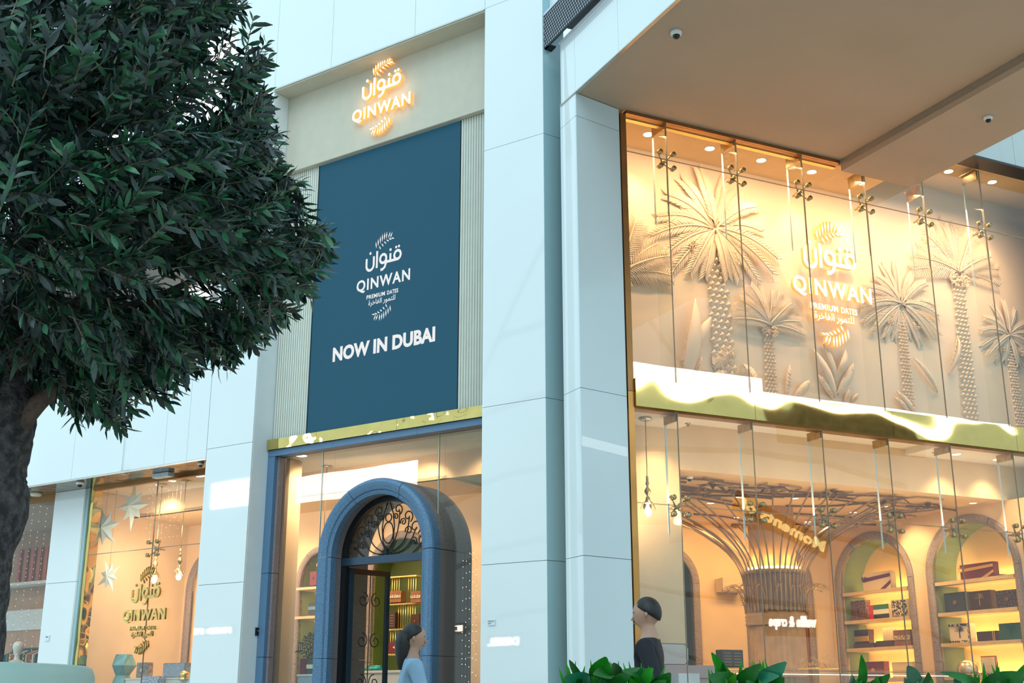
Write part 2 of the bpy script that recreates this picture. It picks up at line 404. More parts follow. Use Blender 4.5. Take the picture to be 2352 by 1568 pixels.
logo(t, 0, .455, .95, 0, .045, [LETTER, LETSIDE], small=False)
light('sign_glow', 'AREA', 1.1, (1, .55, .22), L, (-2.545, .15, 8.2), .8, (-2.545, .3, 8.2), sy=.5)
t = thing('gold_lintel', 'mirror-polished gold lintel band under the blue screen', 'lintel', L, (-2.525, .24, 3.965))
for x0, x1 in ((-1.718, -.9), (-.897, .35), (.353, 1.716)):
    b = MB(); b.box(x0, x1, 0, .2, 0, .128); part('panel', b, GOLD, t)
# granite portal round the doorway glass
t = thing('granite_surround', 'blue-grey granite surround framing the doorway glass', 'surround', L, (-2.525, .27, 0))
for x0, x1 in ((-1.715, -.66), (-.657, .62), (.623, 1.715)): b = MB(); b.box(x0, x1, 0, .16, 3.885, 3.962); part('lintel_stone', b, GRAN, t)
zs = [0, 1.50, 2.47, 3.883]
for i in range(3):
    b = MB(); b.box(-1.715, -1.60, 0, .05, zs[i]+.003, zs[i+1]-.003); part('jamb_stone', b, GRAN, t)
    b = MB(); b.box(-1.715, -1.565, .052, .17, zs[i]+.003, zs[i+1]-.003); part('inner_jamb_stone', b, GRAN2, t)
# ------------------------------------------------------------------ stone arch and doors
AX = -2.423; ASP = 2.585; ARI = .665; ARO = .845
arch = thing('stone_door_arch', 'blue-grey moulded stone arch around the entrance door', 'arch', L, (AX, .20, 0))
sec = [(ARI, .12), (ARI, .03), (ARI+.03, .012), (ARI+.045, .02), (ARI+.055, .0), (ARI+.10, -.02), (ARO-.045, -.03), (ARO-.01, -.012), (ARO, .01), (ARO, .12)]
sec2 = [(ARI+.02, .12), (ARI+.02, .70), (ARO, .70), (ARO, .12)]
def apath(a0, a1, n=14): return [(0, ASP, cos(rad(a0+(a1-a0)*i/n)), sin(rad(a0+(a1-a0)*i/n))) for i in range(n+1)]
for a0, a1 in ((.3, 61.7), (62.3, 117.7), (118.3, 179.7)):
    b = MB(); b.sweep(sec, apath(a0, a1, 18)); part('arch_stone', b, GRAN, arch)
    b = MB(); b.sweep(sec2, apath(a0, a1, 18)); part('inner_arch_stone', b, GRAN2 if a0 > 10 else STONE, arch)
for sx in (-1, 1):
    for z0, z1 in ((.0, 1.46), (1.465, 2.582)):
        b = MB(); b.sweep(sec, [(0, z0, sx, 0), (0, z1, sx, 0)]); part('jamb_stone', b, GRAN, arch)
        b = MB(); b.sweep(sec2, [(0, z0, sx, 0), (0, z1, sx, 0)]); part('inner_jamb_stone', b, GRAN2, arch)
dr = thing('door_frame', 'black metal door frame with a scrolled fanlight inside the stone arch', 'door frame', L, (AX, .42, 0))
sec3 = [(ARI-.055, 0), (ARI-.055, .06), (ARI+.012, .06), (ARI+.012, 0)]
b = MB(); b.sweep(sec3, apath(0, 180, 32)); part('arch_bar', b, BLACK, dr)
b = MB(); b.sweep(sec3, [(0, 0, -1, 0), (0, ASP, -1, 0)]); b.sweep(sec3, [(0, 0, 1, 0), (0, ASP, 1, 0)]); part('jambs', b, BLACK, dr)
b = MB(); b.box(-.66, .66, -.01, .07, 2.50, 2.585); part('transom', b, NAVY, dr)
b = MB(); b.prism([(-.62, ASP)]+[( .62*cos(rad(180-a)), ASP+.62*sin(rad(180-a))) for a in range(0, 181, 9)], .035, .04); part('fanlight_glass', b, GLASS, dr)
def spiral(cx, cz, r, a0, turns, d=1, n=22):
    return [(cx+r*(1-.78*i/n)*cos(a0+d*turns*2*pi*i/n), cz+r*(1-.78*i/n)*sin(a0+d*turns*2*pi*i/n)) for i in range(n+1)]
def scroll(pts, r=.0075): b = MB(); b.tube([(p[0], .02, p[1]) for p in pts], r, 5); return b
for sgn in (-1, 1):
    for a, ln, r in ((12, .60, .085), (33, .56, .085), (52, .57, .075), (71, .58, .065)):
        aa = rad(90-(90-a)*1.); ex, ez = ln*cos(rad(a)), ln*sin(rad(a))
        st = []
        for i in range(13):
            q = i/12; bow = .10*sin(pi*q)*(1 if a < 60 else .5)
            st.append((sgn*(q*ex*.86+bow*sin(rad(a))), 2.60+q*ez*.86-bow*cos(rad(a))))
        part('stem', scroll(st), BLACK, dr)
        cx, cz = sgn*(ex*.90-.03), 2.60+ez*.90
        part('scroll', scroll(spiral(cx, cz, r, rad(-60 if sgn > 0 else 240), 1.15, sgn)), BLACK, dr)
        cx, cz = sgn*(ex*.68-.02), 2.60+ez*.70+.03
        part('scroll', scroll(spiral(cx, cz, r*.62, rad(200 if sgn > 0 else -20), 1.35, -sgn)), BLACK, dr)
part('ring', scroll(arc2(0, 2.84, .075, 0, 360, 20, .12)), BLACK, dr)
part('ring', scroll(arc2(0, 3.01, .045, 0, 360, 16)), BLACK, dr)
part('ring', scroll(arc2(0, 2.59, .075, 0, 180, 12)), BLACK, dr)
for sgn in (-1, 1): part('stem', scroll([(0, 2.62), (sgn*.075, 2.74), (sgn*.09, 2.9), (sgn*.07, 3.05), (sgn*.02, 3.18)]), BLACK, dr)
def door_leaf(name, label, x, ang):
    d = thing(name, label, 'door', L, (x, .49, 0), rz=rad(ang))
    b = MB(); b.box(0, .05, -.02, .02, .02, 2.48); part('hinge_stile', b, NAVY, d)
    b = MB(); b.box(.56, .61, -.02, .02, .02, 2.48); part('lock_stile', b, NAVY, d)
    for z0, z1 in ((2.42, 2.48), (.02, .3)): b = MB(); b.box(.05, .56, -.02, .02, z0, z1); part('rail', b, mat('dark_red_brown_rail', (.10, .035, .025), .5), d)
    b = MB(); b.box(.05, .56, -.004, .004, .3, 2.42); part('glass_pane', b, GLASS, d)
    for k in range(4):
        for s_ in (-1, 1):
            c = MB(); c.tube([(p[0], -.012, p[1]) for p in spiral(.305+s_*.10, .75+k*.46, .09, rad(90), 1.3, s_)], .006, 5); part('scroll', c, BLACK, d)
    c = MB(); c.tube([(.305, -.012, .3), (.305, -.012, 2.42)], .006, 5); part('bar', c, BLACK, d)
    return d
door_leaf('open_door_leaf', 'dark metal door leaf with scrollwork standing open, left of the entrance', AX-.60, 82)
door_leaf('open_door_leaf', 'dark metal door leaf with scrollwork standing open, right of the entrance', AX+.60, 99)
# glass round the arch
win = struct('window_1', 'glass around the arched entrance', L)
GY = .40
def pane(root, x0, x1, z0, z1, y, m=GLASS, name='glass_pane'):
    b = MB(); b.box(x0, x1, y, y+.012, z0, z1); return part(name, b, m, root)
cut = [(AX+(ARO-.02)*cos(rad(a)), ASP+(ARO-.02)*sin(rad(a))) for a in range(0, 181, 6)]
def arch_pane(x0, x1, ztop):
    pts = [p for p in cut if x0-.001 <= p[0] <= x1+.001]; pts.sort(key=lambda p: p[0])
    def zat(x):
        q = min(1, abs(x-AX)/(ARO-.02)); return ASP+(ARO-.02)*sqrt(max(0, 1-q*q))
    poly = [(x0, ztop)]+[(x0, zat(x0))]+[p for p in pts if x0 < p[0] < x1]+[(x1, zat(x1)), (x1, ztop)]
    b = MB(); b.prism(poly, GY, GY+.012); part('glass_pane', b, GLASS, win)
xl, xr = AX-ARO+.02, AX+ARO-.02
for x0, x1 in ((-4.09, -3.45), (-3.444, xl)): pane(win, x0, x1, 0, 3.885, GY)
arch_pane(xl, -1.685, 3.885); arch_pane(-1.68, xr, 3.885); pane(win, xr, -.80, 0, 3.885, GY)
b = MB(); b.box(-3.450, -3.444, GY-.003, GY+.015, 0, 3.885); b.box(-1.685, -1.680, GY-.003, GY+.015, 2.9, 3.885); part('joint', b, GEDGE, win)
# ------------------------------------------------------------------ left shop windows
t = struct('wall_parapet', 'glossy white parapet over the left shop windows', L)
panels(t, [-9.9, -8.85, -7.75, -6.69], [3.92, 5.15], 0, .25)
panels(t, [-6.50, -5.85, -5.42, -5.06], [3.92, 5.15], 0, .25)
b = MB(); b.box(-6.70, -6.49, .02, .25, 3.93, 5.15); part('recess', b, WHITEM, t)
b = MB(); b.box(-9.9, -5.06, -.01, .3, 5.15, 5.18); part('coping', b, mat('cyan_coping', (.45, .72, .78), .3), t)
b = MB(); b.box(-9.9, -5.06, .0, .03, 3.90, 3.92); part('lower_edge', b, CHROME, t)
sf = struct('ceiling_left_soffit', 'dark mirror soffit over the left windows', L)
b = MB(); b.box(-9.9, -5.06, .03, .62, 3.90, 3.93)
part('soffit_board', b, mat('dark_gold_mirror', (.17, .13, .07), .10, .9, bump=1., bs=3, dist='world'), sf)
t = struct('wall_pillar_far_left', 'pale pillar between the two left windows', L)
panels(t, [-8.78, -8.10], [0, 1.4, 2.6, 3.90], .50, .75)
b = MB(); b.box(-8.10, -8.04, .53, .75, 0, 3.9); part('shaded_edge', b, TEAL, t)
b = MB(); b.box(-8.04, -7.96, .55, .70, 0, 3.9); part('gold_post', b, GOLD, t)
win2 = struct('window_2', 'shop window left of the pillar', L)
for x0, x1 in ((-7.96, -6.613), (-6.607, -5.0)):
    pane(win2, x0, x1, 0, 2.955, .55); pane(win2, x0, x1, 2.963, 3.90, .55)
b = MB(); b.box(-7.96, -5.0, .548, .564, 2.955, 2.963); b.box(-6.613, -6.607, .548, .564, 0, 3.90); part('joint', b, mat('grey_joint', (.25, .22, .18), .5), win2)
b = MB(); b.box(-7.96, -5.0, .53, .60, 3.86, 3.90); part('head_rail', b, BRONZE, win2)
win3 = struct('window_3', 'clothes shop window at the far left', L)
pane(win3, -11.5, -8.78, 0, 3.9, .60)
b = MB(); b.box(-11.5, -8.78, .58, .64, 3.82, 3.90); part('head_rail', b, BRONZE, win3)
# ------------------------------------------------------------------ right facade: pillar, canopy, bulkhead
XF = -.62
t = struct('wall_pillar_right', 'pale blue pillar left of the tall glass front', R)
panels(t, [-.128, .22], ZJ+[7.251], XF, XF+.034, WHITE, swap=True)
t2 = struct('wall_pillar_right_front', 'shaded front face of the right pillar', Frame(*((R.M @ Vector((XF, -.135, 0)))[:2]), 37.2))
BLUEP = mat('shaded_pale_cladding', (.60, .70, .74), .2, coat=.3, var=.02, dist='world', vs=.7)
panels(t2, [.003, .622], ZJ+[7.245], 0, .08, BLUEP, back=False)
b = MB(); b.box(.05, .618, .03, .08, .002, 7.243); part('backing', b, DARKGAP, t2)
t = struct('ceiling_canopy', 'plain painted soffit of the canopy over the right shop front', R)
b = MB(); b.box(XF+.03, 4.2, -7.5, -.02, 7.251, 7.35); part('soffit_board', b, SOFFIT, t)
b = MB(); b.box(XF+.03, .06, -.02, .1, 7.251, 7.35); part('corner_board', b, SOFFIT, t)
t = struct('wall_canopy_edge', 'white glass clad edge of the canopy', R)
panels(t, [-7.5, -5, -3.6, -2.3, -1.04, -.13, .20], [7.256, 8.0], XF, XF+.4, WHITE, swap=True)
b = MB(); b.box(XF-.012, XF+.03, -7.5, .2, 7.243, 7.256); part('drip_edge', b, CHROME, t)
b = MB(); b.box(XF-.02, XF+.2, -7.5, .2, 8.0, 8.02); part('top_edge', b, mat('lilac_white_trim', (.72, .74, .84), .4), t)
# perforated vent band above it
t = thing('perforated_vent_band', 'black perforated vent band between the canopy edge and the wall above', 'vent', R, (XF-.10, -3.0, 8.02))
b = MB(); b.box(0, .02, -4.5, 3.42, 0, .42); part('dark_sheet', b, DARKGAP, t)
b = MB(); b.cm = 0
for i in range(190):
    for j in range(10):
        y = 3.40-i*.042-(j % 2)*.021; z = .03+j*.040
        if y < -4.4: continue
        b.add([(-.004, y-.012, z), (-.004, y, z+.017), (-.004, y+.012, z), (-.004, y, z-.017)], [(0, 1, 2, 3)])
part('perforations', b, mat('grey_slot_light', (.42, .44, .50), .5, emit=(.3, .32, .36), es=.3), t, kind='stuff')
b = MB(); b.box(0, .10, 3.30, 3.42, -.0, .02); part('end_cap', b, BLACK, t)
b = MB(); b.box(-.01, .12, -4.5, 3.42, .42, .445); part('upper_trim', b, mat('lilac_white_trim', ()), t)
t = struct('wall_above_canopy', 'pale wall above the perforated band', R)
panels(t, [-7.5, -4, -1.6, .55], [8.47, 12.5], XF-.02, XF+.4, WHITEM, swap=True)
# bulkhead
t = thing('drop_bulkhead', 'boxed plaster bulkhead beam running across the canopy soffit towards the glass', 'bulkhead', R, (3.10, 0, 7.13))
b = MB(); b.box(0, 1.10, -7.3, .0, 0, .119); part('casing', b, SOFFIT, t)
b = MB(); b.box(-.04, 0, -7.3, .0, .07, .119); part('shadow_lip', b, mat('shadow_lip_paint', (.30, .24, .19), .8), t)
# right end: higher wall, dark head
t = struct('wall_grey_right', 'grey wall panel right of the bulkhead', R)
panels(t, [4.22, 5.78, 7.4], [7.63, 11], -.27, -.05, mat('cool_grey_panel', (.50, .55, .55), .5, var=.03))
b = MB(); b.box(4.205, 7.4, -.28, -.02, 7.60, 7.63); part('dark_head', b, mat('very_dark_bronze', (.02, .015, .010), .3), t)
t = struct('wall_right_end', 'plain pale cladding beyond the right end of the glass front', R)
panels(t, [6.62, 7.9, 9.4], ZJ+[7.60], -.02, .3, WHITEM)
# ------------------------------------------------------------------ right glass front
MOD = [.074, .605, 1.558, 2.505, 3.455, 4.40, 5.41, 6.60]
t = thing('bronze_post', 'slim bronze post at the left edge of the tall glass front', 'post', R, (-.035, -.02, 0))
b = MB(); b.box(.036, .105, 0, .12, 0, 4.05); part('lower_post', b, mat('orange_bronze', (.50, .24, .07), .3, .8, var=.3, vs=1.3), t)
b = MB(); b.box(.036, .105, 0, .12, 4.055, 7.20); part('upper_post', b, BRONZE, t)
t = thing('bronze_head_beam', 'dull bronze beam along the top of the tall glass front', 'beam', R, (.075, -.03, 7.21))
for x0, x1 in ((0, 1.6), (1.603, 3.015)): b = MB(); b.box(x0, x1, 0, .10, 0, .038); part('beam_section', b, BRONZE, t)
b = MB(); b.box(0, 3.0, .10, .16, -.012, .02); part('gold_fillet', b, GOLD2, t)
w4 = struct('window_4', 'tall bolted glass front of the right shop', R)
for i in range(len(MOD)-1):
    x0, x1 = MOD[i]+.004, MOD[i+1]-.004
    top = 7.21 if i < 4 else (7.12 if i == 4 and False else 7.60)
    if i == 4: top = 7.21
    for z0, z1 in ((0, 2.905), (2.917, 3.90), (4.19, 6.765), (6.775, top)): pane(w4, x0, x1, z0, z1, 0)
b = MB()
for x in MOD[1:-1]: b.box(x-.0025, x+.0025, -.002, .014, 4.19, 7.6 if x > 4.3 else 7.21); b.box(x-.0025, x+.0025, -.002, .014, 0, 3.90)
part('vertical_joints', b, mat('warm_joint', (.34, .28, .20), .4), w4)
b = MB(); b.box(.08, 6.6, -.002, .014, 2.909, 2.914); b.box(.08, 6.6, -.002, .014, 6.767, 6.773); part('horizontal_joints', b, mat('warm_joint', ()), w4)
# gold band
t = thing('gold_band', 'wide mirror-polished gold band between the lower and upper glass of the right shop', 'band', R, (.075, -.05, 3.895))
for x0, x1 in ((0, 1.49), (1.494, 3.425), (3.429, 5.365), (5.369, 6.52)):
    b = MB(); b.box(x0, x1, 0, .05, 0, .295); part('gold_panel', b, GOLDB, t)
b = MB(); b.box(0, 6.52, .05, .16, -.02, 0); part('soffit_strip', b, BRONZE, t)
# glass fins, brackets, spider fittings
def spider(name, label, group, fr, base, mirror=1, halves=False):
    s = thing(name, label, 'fitting', fr, base, group)
    b = MB(); b.lathe([(.0, .0), (.022, 0), (.022, .10), (.012, .11), (.012, .16)], (0, .05, 0), 8, 'y'); part('hub', b, BRASS, s)
    for sx in (-1, 1):
        for sz in (-1, 1):
            b = MB(); b.tube([(0, .10, 0), (sx*.045, .075, sz*.045), (sx*.085, .05, sz*.085)], [.013, .010, .010], 6); part('arm', b, BRASS, s)
            b = MB(); b.lathe([(.012, .05), (.028, .045), (.028, .013)], (sx*.085, 0, sz*.085), 10, 'y')
            b.lathe([(0, -.012), (.028, -.012), (.028, 0)], (sx*.085, 0, sz*.085), 10, 'y'); part('disc', b, BRASS, s)
    return s
ords = ['first', 'second', 'third', 'fourth', 'fifth', 'sixth']
for i, x in enumerate(MOD[1:-1]):
    zt = 7.295 if i < 3 else (7.2 if i in (3, 4) else 7.62)
    zt = [7.29, 7.29, 7.29, 7.20, 7.20, 7.62][i]
    f = thing('glass_fin', f'{ords[i]} tall glass fin from the bronze post, upper glass front', 'fin', R, (x, .02, 4.2))
    b = MB(); b.box(-.007, .007, .0, .26, .0, zt-4.2-.09); part('fin_glass', b, GLASS2, f)
    b = MB(); b.box(-.009, .009, .255, .262, 1.9, zt-4.29); part('polished_edge', b, GEDGE, f)
    b = MB(); b.box(-.012, .012, .02, .26, zt-4.2-.13, zt-4.2); b.box(-.05, .05, .02, .27, zt-4.2-.006, zt-4.2); part('bracket', b, BRASS, f)
    b = MB(); b.box(-.007, .007, -.004, -.001, 1.9, zt-4.2-.02); part('front_edge', b, mat('fin_front_edge', (.70, .62, .42), .25, .3), f)
    spider('spider_fitting', f'{ords[i]} brass four-armed glass fitting in the upper row', None, R, (x, .0, 6.77))
    f = thing('glass_fin', f'{ords[i]} tall glass fin from the bronze post, lower glass front', 'fin', R, (x, .02, 2.55))
    b = MB(); b.box(-.007, .007, .0, .22, .0, 1.32); part('fin_glass', b, GLASS2, f)
    b = MB(); b.box(-.010, .010, .216, .224, .10, 1.25); part('polished_edge', b, mat('bright_edge', (.82, .82, .76), .15), f)
    b = MB(); b.box(-.012, .012, .0, .23, 1.25, 1.34); part('bracket', b, BRASS, f)
    spider('spider_fitting', f'{ords[i]} brass four-armed glass fitting in the lower row', None, R, (x, .0, 2.91))
s = spider('spider_fitting', 'steel four-armed fitting in the left shop window above the gold lettering', None, L, (-6.61, .55, 2.959))
# ------------------------------------------------------------------ upper display space with the relief wall
DW = .85
t = struct('wall_relief_back', 'warm plaster wall behind the upper glass', R)
b = MB(); b.box(-.2, 9.2, DW, DW+.1, 3.9, 7.75); part('plaster', b, PLAST2, t)
t = struct('ceiling_display', 'ceiling of the upper display space', R)
b = MB(); b.box(.04, 4.02, .03, DW, 7.30, 7.36); part('low_ceiling', b, CEIL, t)
b = MB(); b.box(4.02, 9.2, -.02, DW, 7.68, 7.74); part('high_ceiling', b, CEIL, t)
b = MB(); b.box(4.02, 4.05, .03, DW, 7.30, 7.68); part('step', b, CEIL, t)
t = struct('wall_display_left', 'left end wall of the display space', R)
b = MB(); b.box(-.06, -.01, .12, DW, 3.9, 7.36); part('plaster', b, PLAST2, t)
t = struct('floor_display', 'floor of the display space', R)
b = MB(); b.box(-.05, 9.2, .11, DW, 3.96, 4.0); part('slab', b, CEIL2, t)
def downlight(label, group, fr, x, y, z, r=.065, e=None):
    o = thing('downlight', label, 'downlight', fr, (x, y, z), group)
    b = MB(); b.lathe([(r*.86, -.001), (r, -.006), (r*1.08, 0)], n=18); part('trim_ring', b, CEIL2, o)
    b = MB(); b.lathe([(0, -.002), (r*.86, -.002)], n=18); part('lamp_disc', b, LAMP, o); return o
nl = ['first', 'second', 'third', 'fourth', 'fifth']
for i, x in enumerate((.666, 1.524, 2.276, 3.046, 3.80)):
    downlight(f'{nl[i]} recessed downlight from the left over the palm relief', None, R, x, .465, 7.30)
    light('spot', 'SPOT', 78, (1, .63, .25), R, (x, .465, 7.28), .03, (x, .80, 6.0), 74, .9)
for i, x in enumerate((5.22, 6.0)):
    downlight(['recessed downlight right of the bulkhead, nearer it', 'recessed downlight furthest right above the palm relief'][i], None, R, x, .32, 7.68)
    light('spot', 'SPOT', 62, (1, .62, .26), R, (x, .32, 7.66), .03, (x+.1, .78, 6.2), 74, .9)
light('display_fill', 'AREA', 120, (1, .62, .33), R, (3.3, .10, 7.1), 6, (3.3, .85, 5.2), sy=.12)
# palms in relief
def relief_palm(root, cx, cz, size, seed, kind, zbase=4.0, tw=.11, lean=0., fr_n=15, y=DW):
    rnd = random.Random(seed)
    def put(nm, b): part(nm, b, PLAST2, root)
    if kind == 'fan': angs = [90-162*q/(fr_n-1)+81-0 for q in range(fr_n)]; angs = [172-164*q/(fr_n-1) for q in range(fr_n)]
    else: angs = [250-320*q/(fr_n-1) for q in range(fr_n)]
    order = list(range(fr_n)); rnd.shuffle(order)
    for k, i in enumerate(order):
        a = angs[i]+rnd.uniform(-4, 4); ln = size*rnd.uniform(.90, 1.06)*(1.0 if 40 < a < 140 else 1.)
        dx, dz = cos(rad(a)), sin(rad(a)); ln *= 1-.42*max(0, -dz)*(kind != 'fan'); droop = (.36 if kind != 'fan' else .20)*ln
        nseg = 10; pts = []
        yo = y-.018-.016*(k % 4)
        for j in range(nseg+1):
            q = j/nseg; side = abs(dx)
            pts.append((cx+dx*ln*q, yo-.02*sin(pi*q), cz+dz*ln*q-droop*q*q*(.35+.65*side)))
        b = MB(); b.tube(pts, [.016*size*(1-.6*j/nseg)+.003 for j in range(nseg+1)], 4)
        nl_ = int(19 if kind != 'fan' else 26)
        for m in range(2, nl_+1):
            q = m/(nl_+.5); f = q*nseg; j = min(nseg-1, int(f)); u = f-j
            p = Vector(pts[j]).lerp(Vector(pts[j+1]), u); tg = (Vector(pts[j+1])-Vector(pts[j])).normalized()
            for sd in (-1, 1):
                nrm = Vector((-tg.z, 0, tg.x))*sd
                if kind == 'fan': dr_ = (tg*.55+nrm*.83); L1 = size*.24*(1-.55*abs(q-.45)); wd = size*.022
                else: dr_ = (tg*.80+nrm*.58); L1 = size*.19*(1-.5*abs(q-.5)); wd = size*.036
                dr_.normalize(); e = p+dr_*L1; e.y += .012
                b.leaf(p, e, wd, (0, -1, 0), .08, 2, -.8)
        put('frond', b)
    # trunk of diamond scales
    h = cz-.02-zbase; rows = int(h/(tw*.50)); b = MB()
    b.prism([(cx-tw*.8+lean*0, cz), (cx+tw*.8, cz), (cx+tw+lean, zbase), (cx-tw+lean, zbase)], y-.012, y)
    sc_ = MB()
    for r_ in range(rows):
        z = cz-.05-(r_+.5)*h/rows; q = r_/rows; wq = tw*(.78+.28*q); n = 3
        for c in range(n+(r_ % 2)):
            x = cx+lean*q+((c-(n-1+(r_ % 2))/2)*2*wq/n)*.92; s_ = wq/n*1.0
            sc_.add([(x-s_, y-.014, z), (x, y-.020, z-s_*.9), (x+s_, y-.014, z), (x, y-.030, z+s_*1.05), (x, y-.055, z+s_*.25)],
                    [(0, 1, 4), (1, 2, 4), (2, 3, 4), (3, 0, 4)])
    put('trunk', b); part('bark_scales', sc_, PLAST2, root, kind='stuff')
    if kind != 'plain':
        for sx in (-1, 1):
            bb = MB(); c0 = (cx+sx*size*(.34 if kind == 'date' else .11), cz-size*(.36 if kind == 'date' else .14))
            for _ in range(60):
                a = rnd.uniform(0, 2*pi); r_ = size*.105*sqrt(rnd.random()); q = (c0[0]+r_*cos(a), y-.05-rnd.uniform(0, .02), c0[1]+r_*1.3*sin(a)); s_ = size*.018
                bb.add([(q[0]-s_, q[1]+.01, q[2]), (q[0], q[1]+.01, q[2]-s_*1.4), (q[0]+s_, q[1]+.01, q[2]), (q[0], q[1]+.01, q[2]+s_*1.4), (q[0], q[1]-.012, q[2])], [(0, 1, 4), (1, 2, 4), (2, 3, 4), (3, 0, 4)])
            part('date_cluster', bb, PLAST2, root, kind='stuff')
def palm(label, px, py, size, seed, kind, tw, lean=0., n=15):
    c = R(px, py, d=DW); o = thing('palm_relief', label, 'wall relief', R, (c.x, 0, c.z))
    relief_palm(o, 0, 0, size, seed, kind, 4.02-c.z, tw, lean, n)
palm('largest cream plaster date palm in relief, left of the glowing sign', 1638, 528, .86, 1, 'date', .155, .08, 18)
palm('short fan-leaved plaster palm in relief just left of the glowing sign', 1762, 748, .56, 2, 'fan', .085, -.02, 12)
palm('slender plaster date palm in relief just right of the glowing sign', 2064, 700, .66, 3, 'date', .085, .0, 17)
palm('tall fan-leaved plaster palm in relief at the right end of the wall', 2196, 628, .80, 4, 'fan', .12, -.05, 14)
palm('fan-leaved plaster palm in relief cut off by the bronze post', 1415, 630, .80, 5, 'fan', .10, 0, 13)
palm('small plaster date palm low at the right end of the relief', 2312, 772, .55, 6, 'date', .08, .05, 15)
def broad(root, px0, py0, px1, py1, wpx, bend=.12):
    a = R(px0, py0, d=DW-.02); c = R(px1, py1, d=DW-.05); wd = wpx/190.
    o0 = root['o']; b = MB(); A = (a.x-o0[0], DW-.015, a.z-o0[1]); T = (c.x-o0[0], DW-.045, c.z-o0[1])
    b.leaf(A, T, wd, (0, -1, 0), bend, 6, -.22, .01)
    mid = Vector(A).lerp(Vector(T), .5); b.tube([A, (mid.x, DW-.06, mid.z), T], .008, 4)
    ax = (Vector(T)-Vector(A)); nn = Vector((-ax.z, 0, ax.x)).normalized()
    for i in range(1, 8):
        p = Vector(A).lerp(Vector(T), i/9)+Vector((0, -.035, 0))
        for s_ in (-1, 1): b.tube([p, p+nn*s_*wd*.38*sin(pi*(i+.5)/9)+ax*.09+Vector((0, .012, 0))], .004, 3)
    part('leaf', b, PLAST2, root['t'])
def bunch(label, px, leaves):
    c = R(px, 905, d=DW); o = thing('leaf_relief', label, 'wall relief', R, (c.x, 0, 4.03))
    rt = {'t': o, 'o': (c.x, 4.03)}
    for l in leaves: broad(rt, *l)
bunch('tall banana leaves in plaster relief left of the largest palm', 1567, [(1563, 905, 1598, 685, 34, .12), (1568, 830, 1634, 728, 30, .1), (1590, 880, 1613, 820, 16, .05)])
bunch('rounded plaster leaves in relief at the foot of the largest palm', 1660, [(1688, 798, 1640, 838, 58, .0), (1640, 902, 1662, 850, 44, .1), (1740, 892, 1708, 836, 46, .0), (1690, 905, 1715, 870, 36, .1)])
bunch('two narrow plaster leaves in relief under the glowing sign', 1812, [(1806, 912, 1815, 838, 16, .08), (1825, 915, 1860, 873, 22, .15)])
bunch('spray of long plaster leaves in relief below the glowing sign', 1920, [(1922, 912, 1868, 800, 20, .1), (1922, 880, 1893, 790, 16, .1), (1920, 870, 1943, 802, 20, .2), (1925, 905, 1962, 835, 24, .1), (1915, 915, 1880, 860, 20, .1), (1940, 925, 1950, 895, 10, .1), (1955, 925, 1972, 903, 12, .1)])
bunch('faint sword leaves in plaster relief right of the slender palm', 2090, [(2092, 950, 2053, 910, 12, .1), (2102, 948, 2060, 897, 14, .1), (2155, 900, 2100, 820, 14, .1), (2180, 860, 2200, 770, 12, .2)])
# big glowing sign
c = R(1900, 672, d=DW); t = thing('wall_sign', 'large glowing gold sign QINWAN PREMIUM DATES on the palm relief wall', 'sign', R, (c.x, DW-.11, c.z))
logo(t, 0, 0, 1.24, 0, .05, [LETTER, LETSIDE])
light('sign_glow', 'AREA', 1.5, (1, .55, .22), R, (c.x, DW-.12, c.z), 1.0, (c.x, DW, c.z), sy=1.0)
# ------------------------------------------------------------------ lower right shop: shell
SZ = 3.44; BD = 4.15; SX = 5.97
RS = Frame(*((R.M @ Vector((SX, BD, 0)))[:2]), 25.7-90)
t = struct('ceiling_shop_front', 'front ceiling strip of the right shop', R)
b = MB(); b.box(0, 1.03, .12, .68, 3.885, 3.95); part('front_ceiling', b, CEIL2, t)
b = MB(); b.box(4.35, 9.5, .12, .68, 3.885, 3.95); part('front_ceiling', b, CEIL2, t)
b = MB(); b.box(1.03, 4.35, .12, .68, 3.97, 3.99); part('raised_ceiling', b, CEIL2, t)
for x0 in (1.0, 4.35): b = MB(); b.box(x0, x0+.03, .12, .68, 3.95, 3.97); part('raised_edge', b, CEIL2, t)
t = struct('wall_bulkhead', 'plaster bulkhead over the inner shop', R)
b = MB(); b.box(1.06, 9.5, .68, .80, SZ, 4.0); part('plaster', b, PLAST, t)
b = MB(); b.box(-.15, 1.06, .68, .80, 0, 4.0); part('plaster_pier', b, PLAST, t)
t = struct('ceiling_shop', 'inner ceiling of the right shop', R)
b = MB(); b.box(.8, SX+.5, .80, BD+.1, SZ, SZ+.05); part('ceiling_board', b, CEIL, t)
def holed_wall(root, fr_name, x0, x1, z1, arches, y0, y1, m):
    xs = x0
    for (cx, rx, rz, zs) in arches:
        b = MB(); b.box(xs, cx-rx, y0, y1, 0, z1); part('plaster', b, m, root)
        poly = [(cx-rx, z1)]+[(cx-rx*cos(rad(a)), zs+rz*sin(rad(a))) for a in range(0, 181, 10)]+[(cx+rx, z1)]
        h = len(poly)//2
        b = MB()
        for i in range(1, len(poly)-2):
            p, q = poly[i], poly[i+1]; b.prism([(p[0], z1), (p[0], p[1]), (q[0], q[1]), (q[0], z1)], y0, y1)
        part('plaster_over_arch', b, m, root); xs = cx+rx
    b = MB(); b.box(xs, x1, y0, y1, 0, z1); part('plaster', b, m, root)
def epath(cx, zs, rx, rz, a0=0, a1=180, n=18):
    o = []
    for i in range(n+1):
        a = rad(a0+(a1-a0)*i/n); nx, nz = cos(a)/rx, sin(a)/rz; l = hypot(nx, nz); o.append((cx+rx*cos(a), zs+rz*sin(a), nx/l, nz/l))
    return o
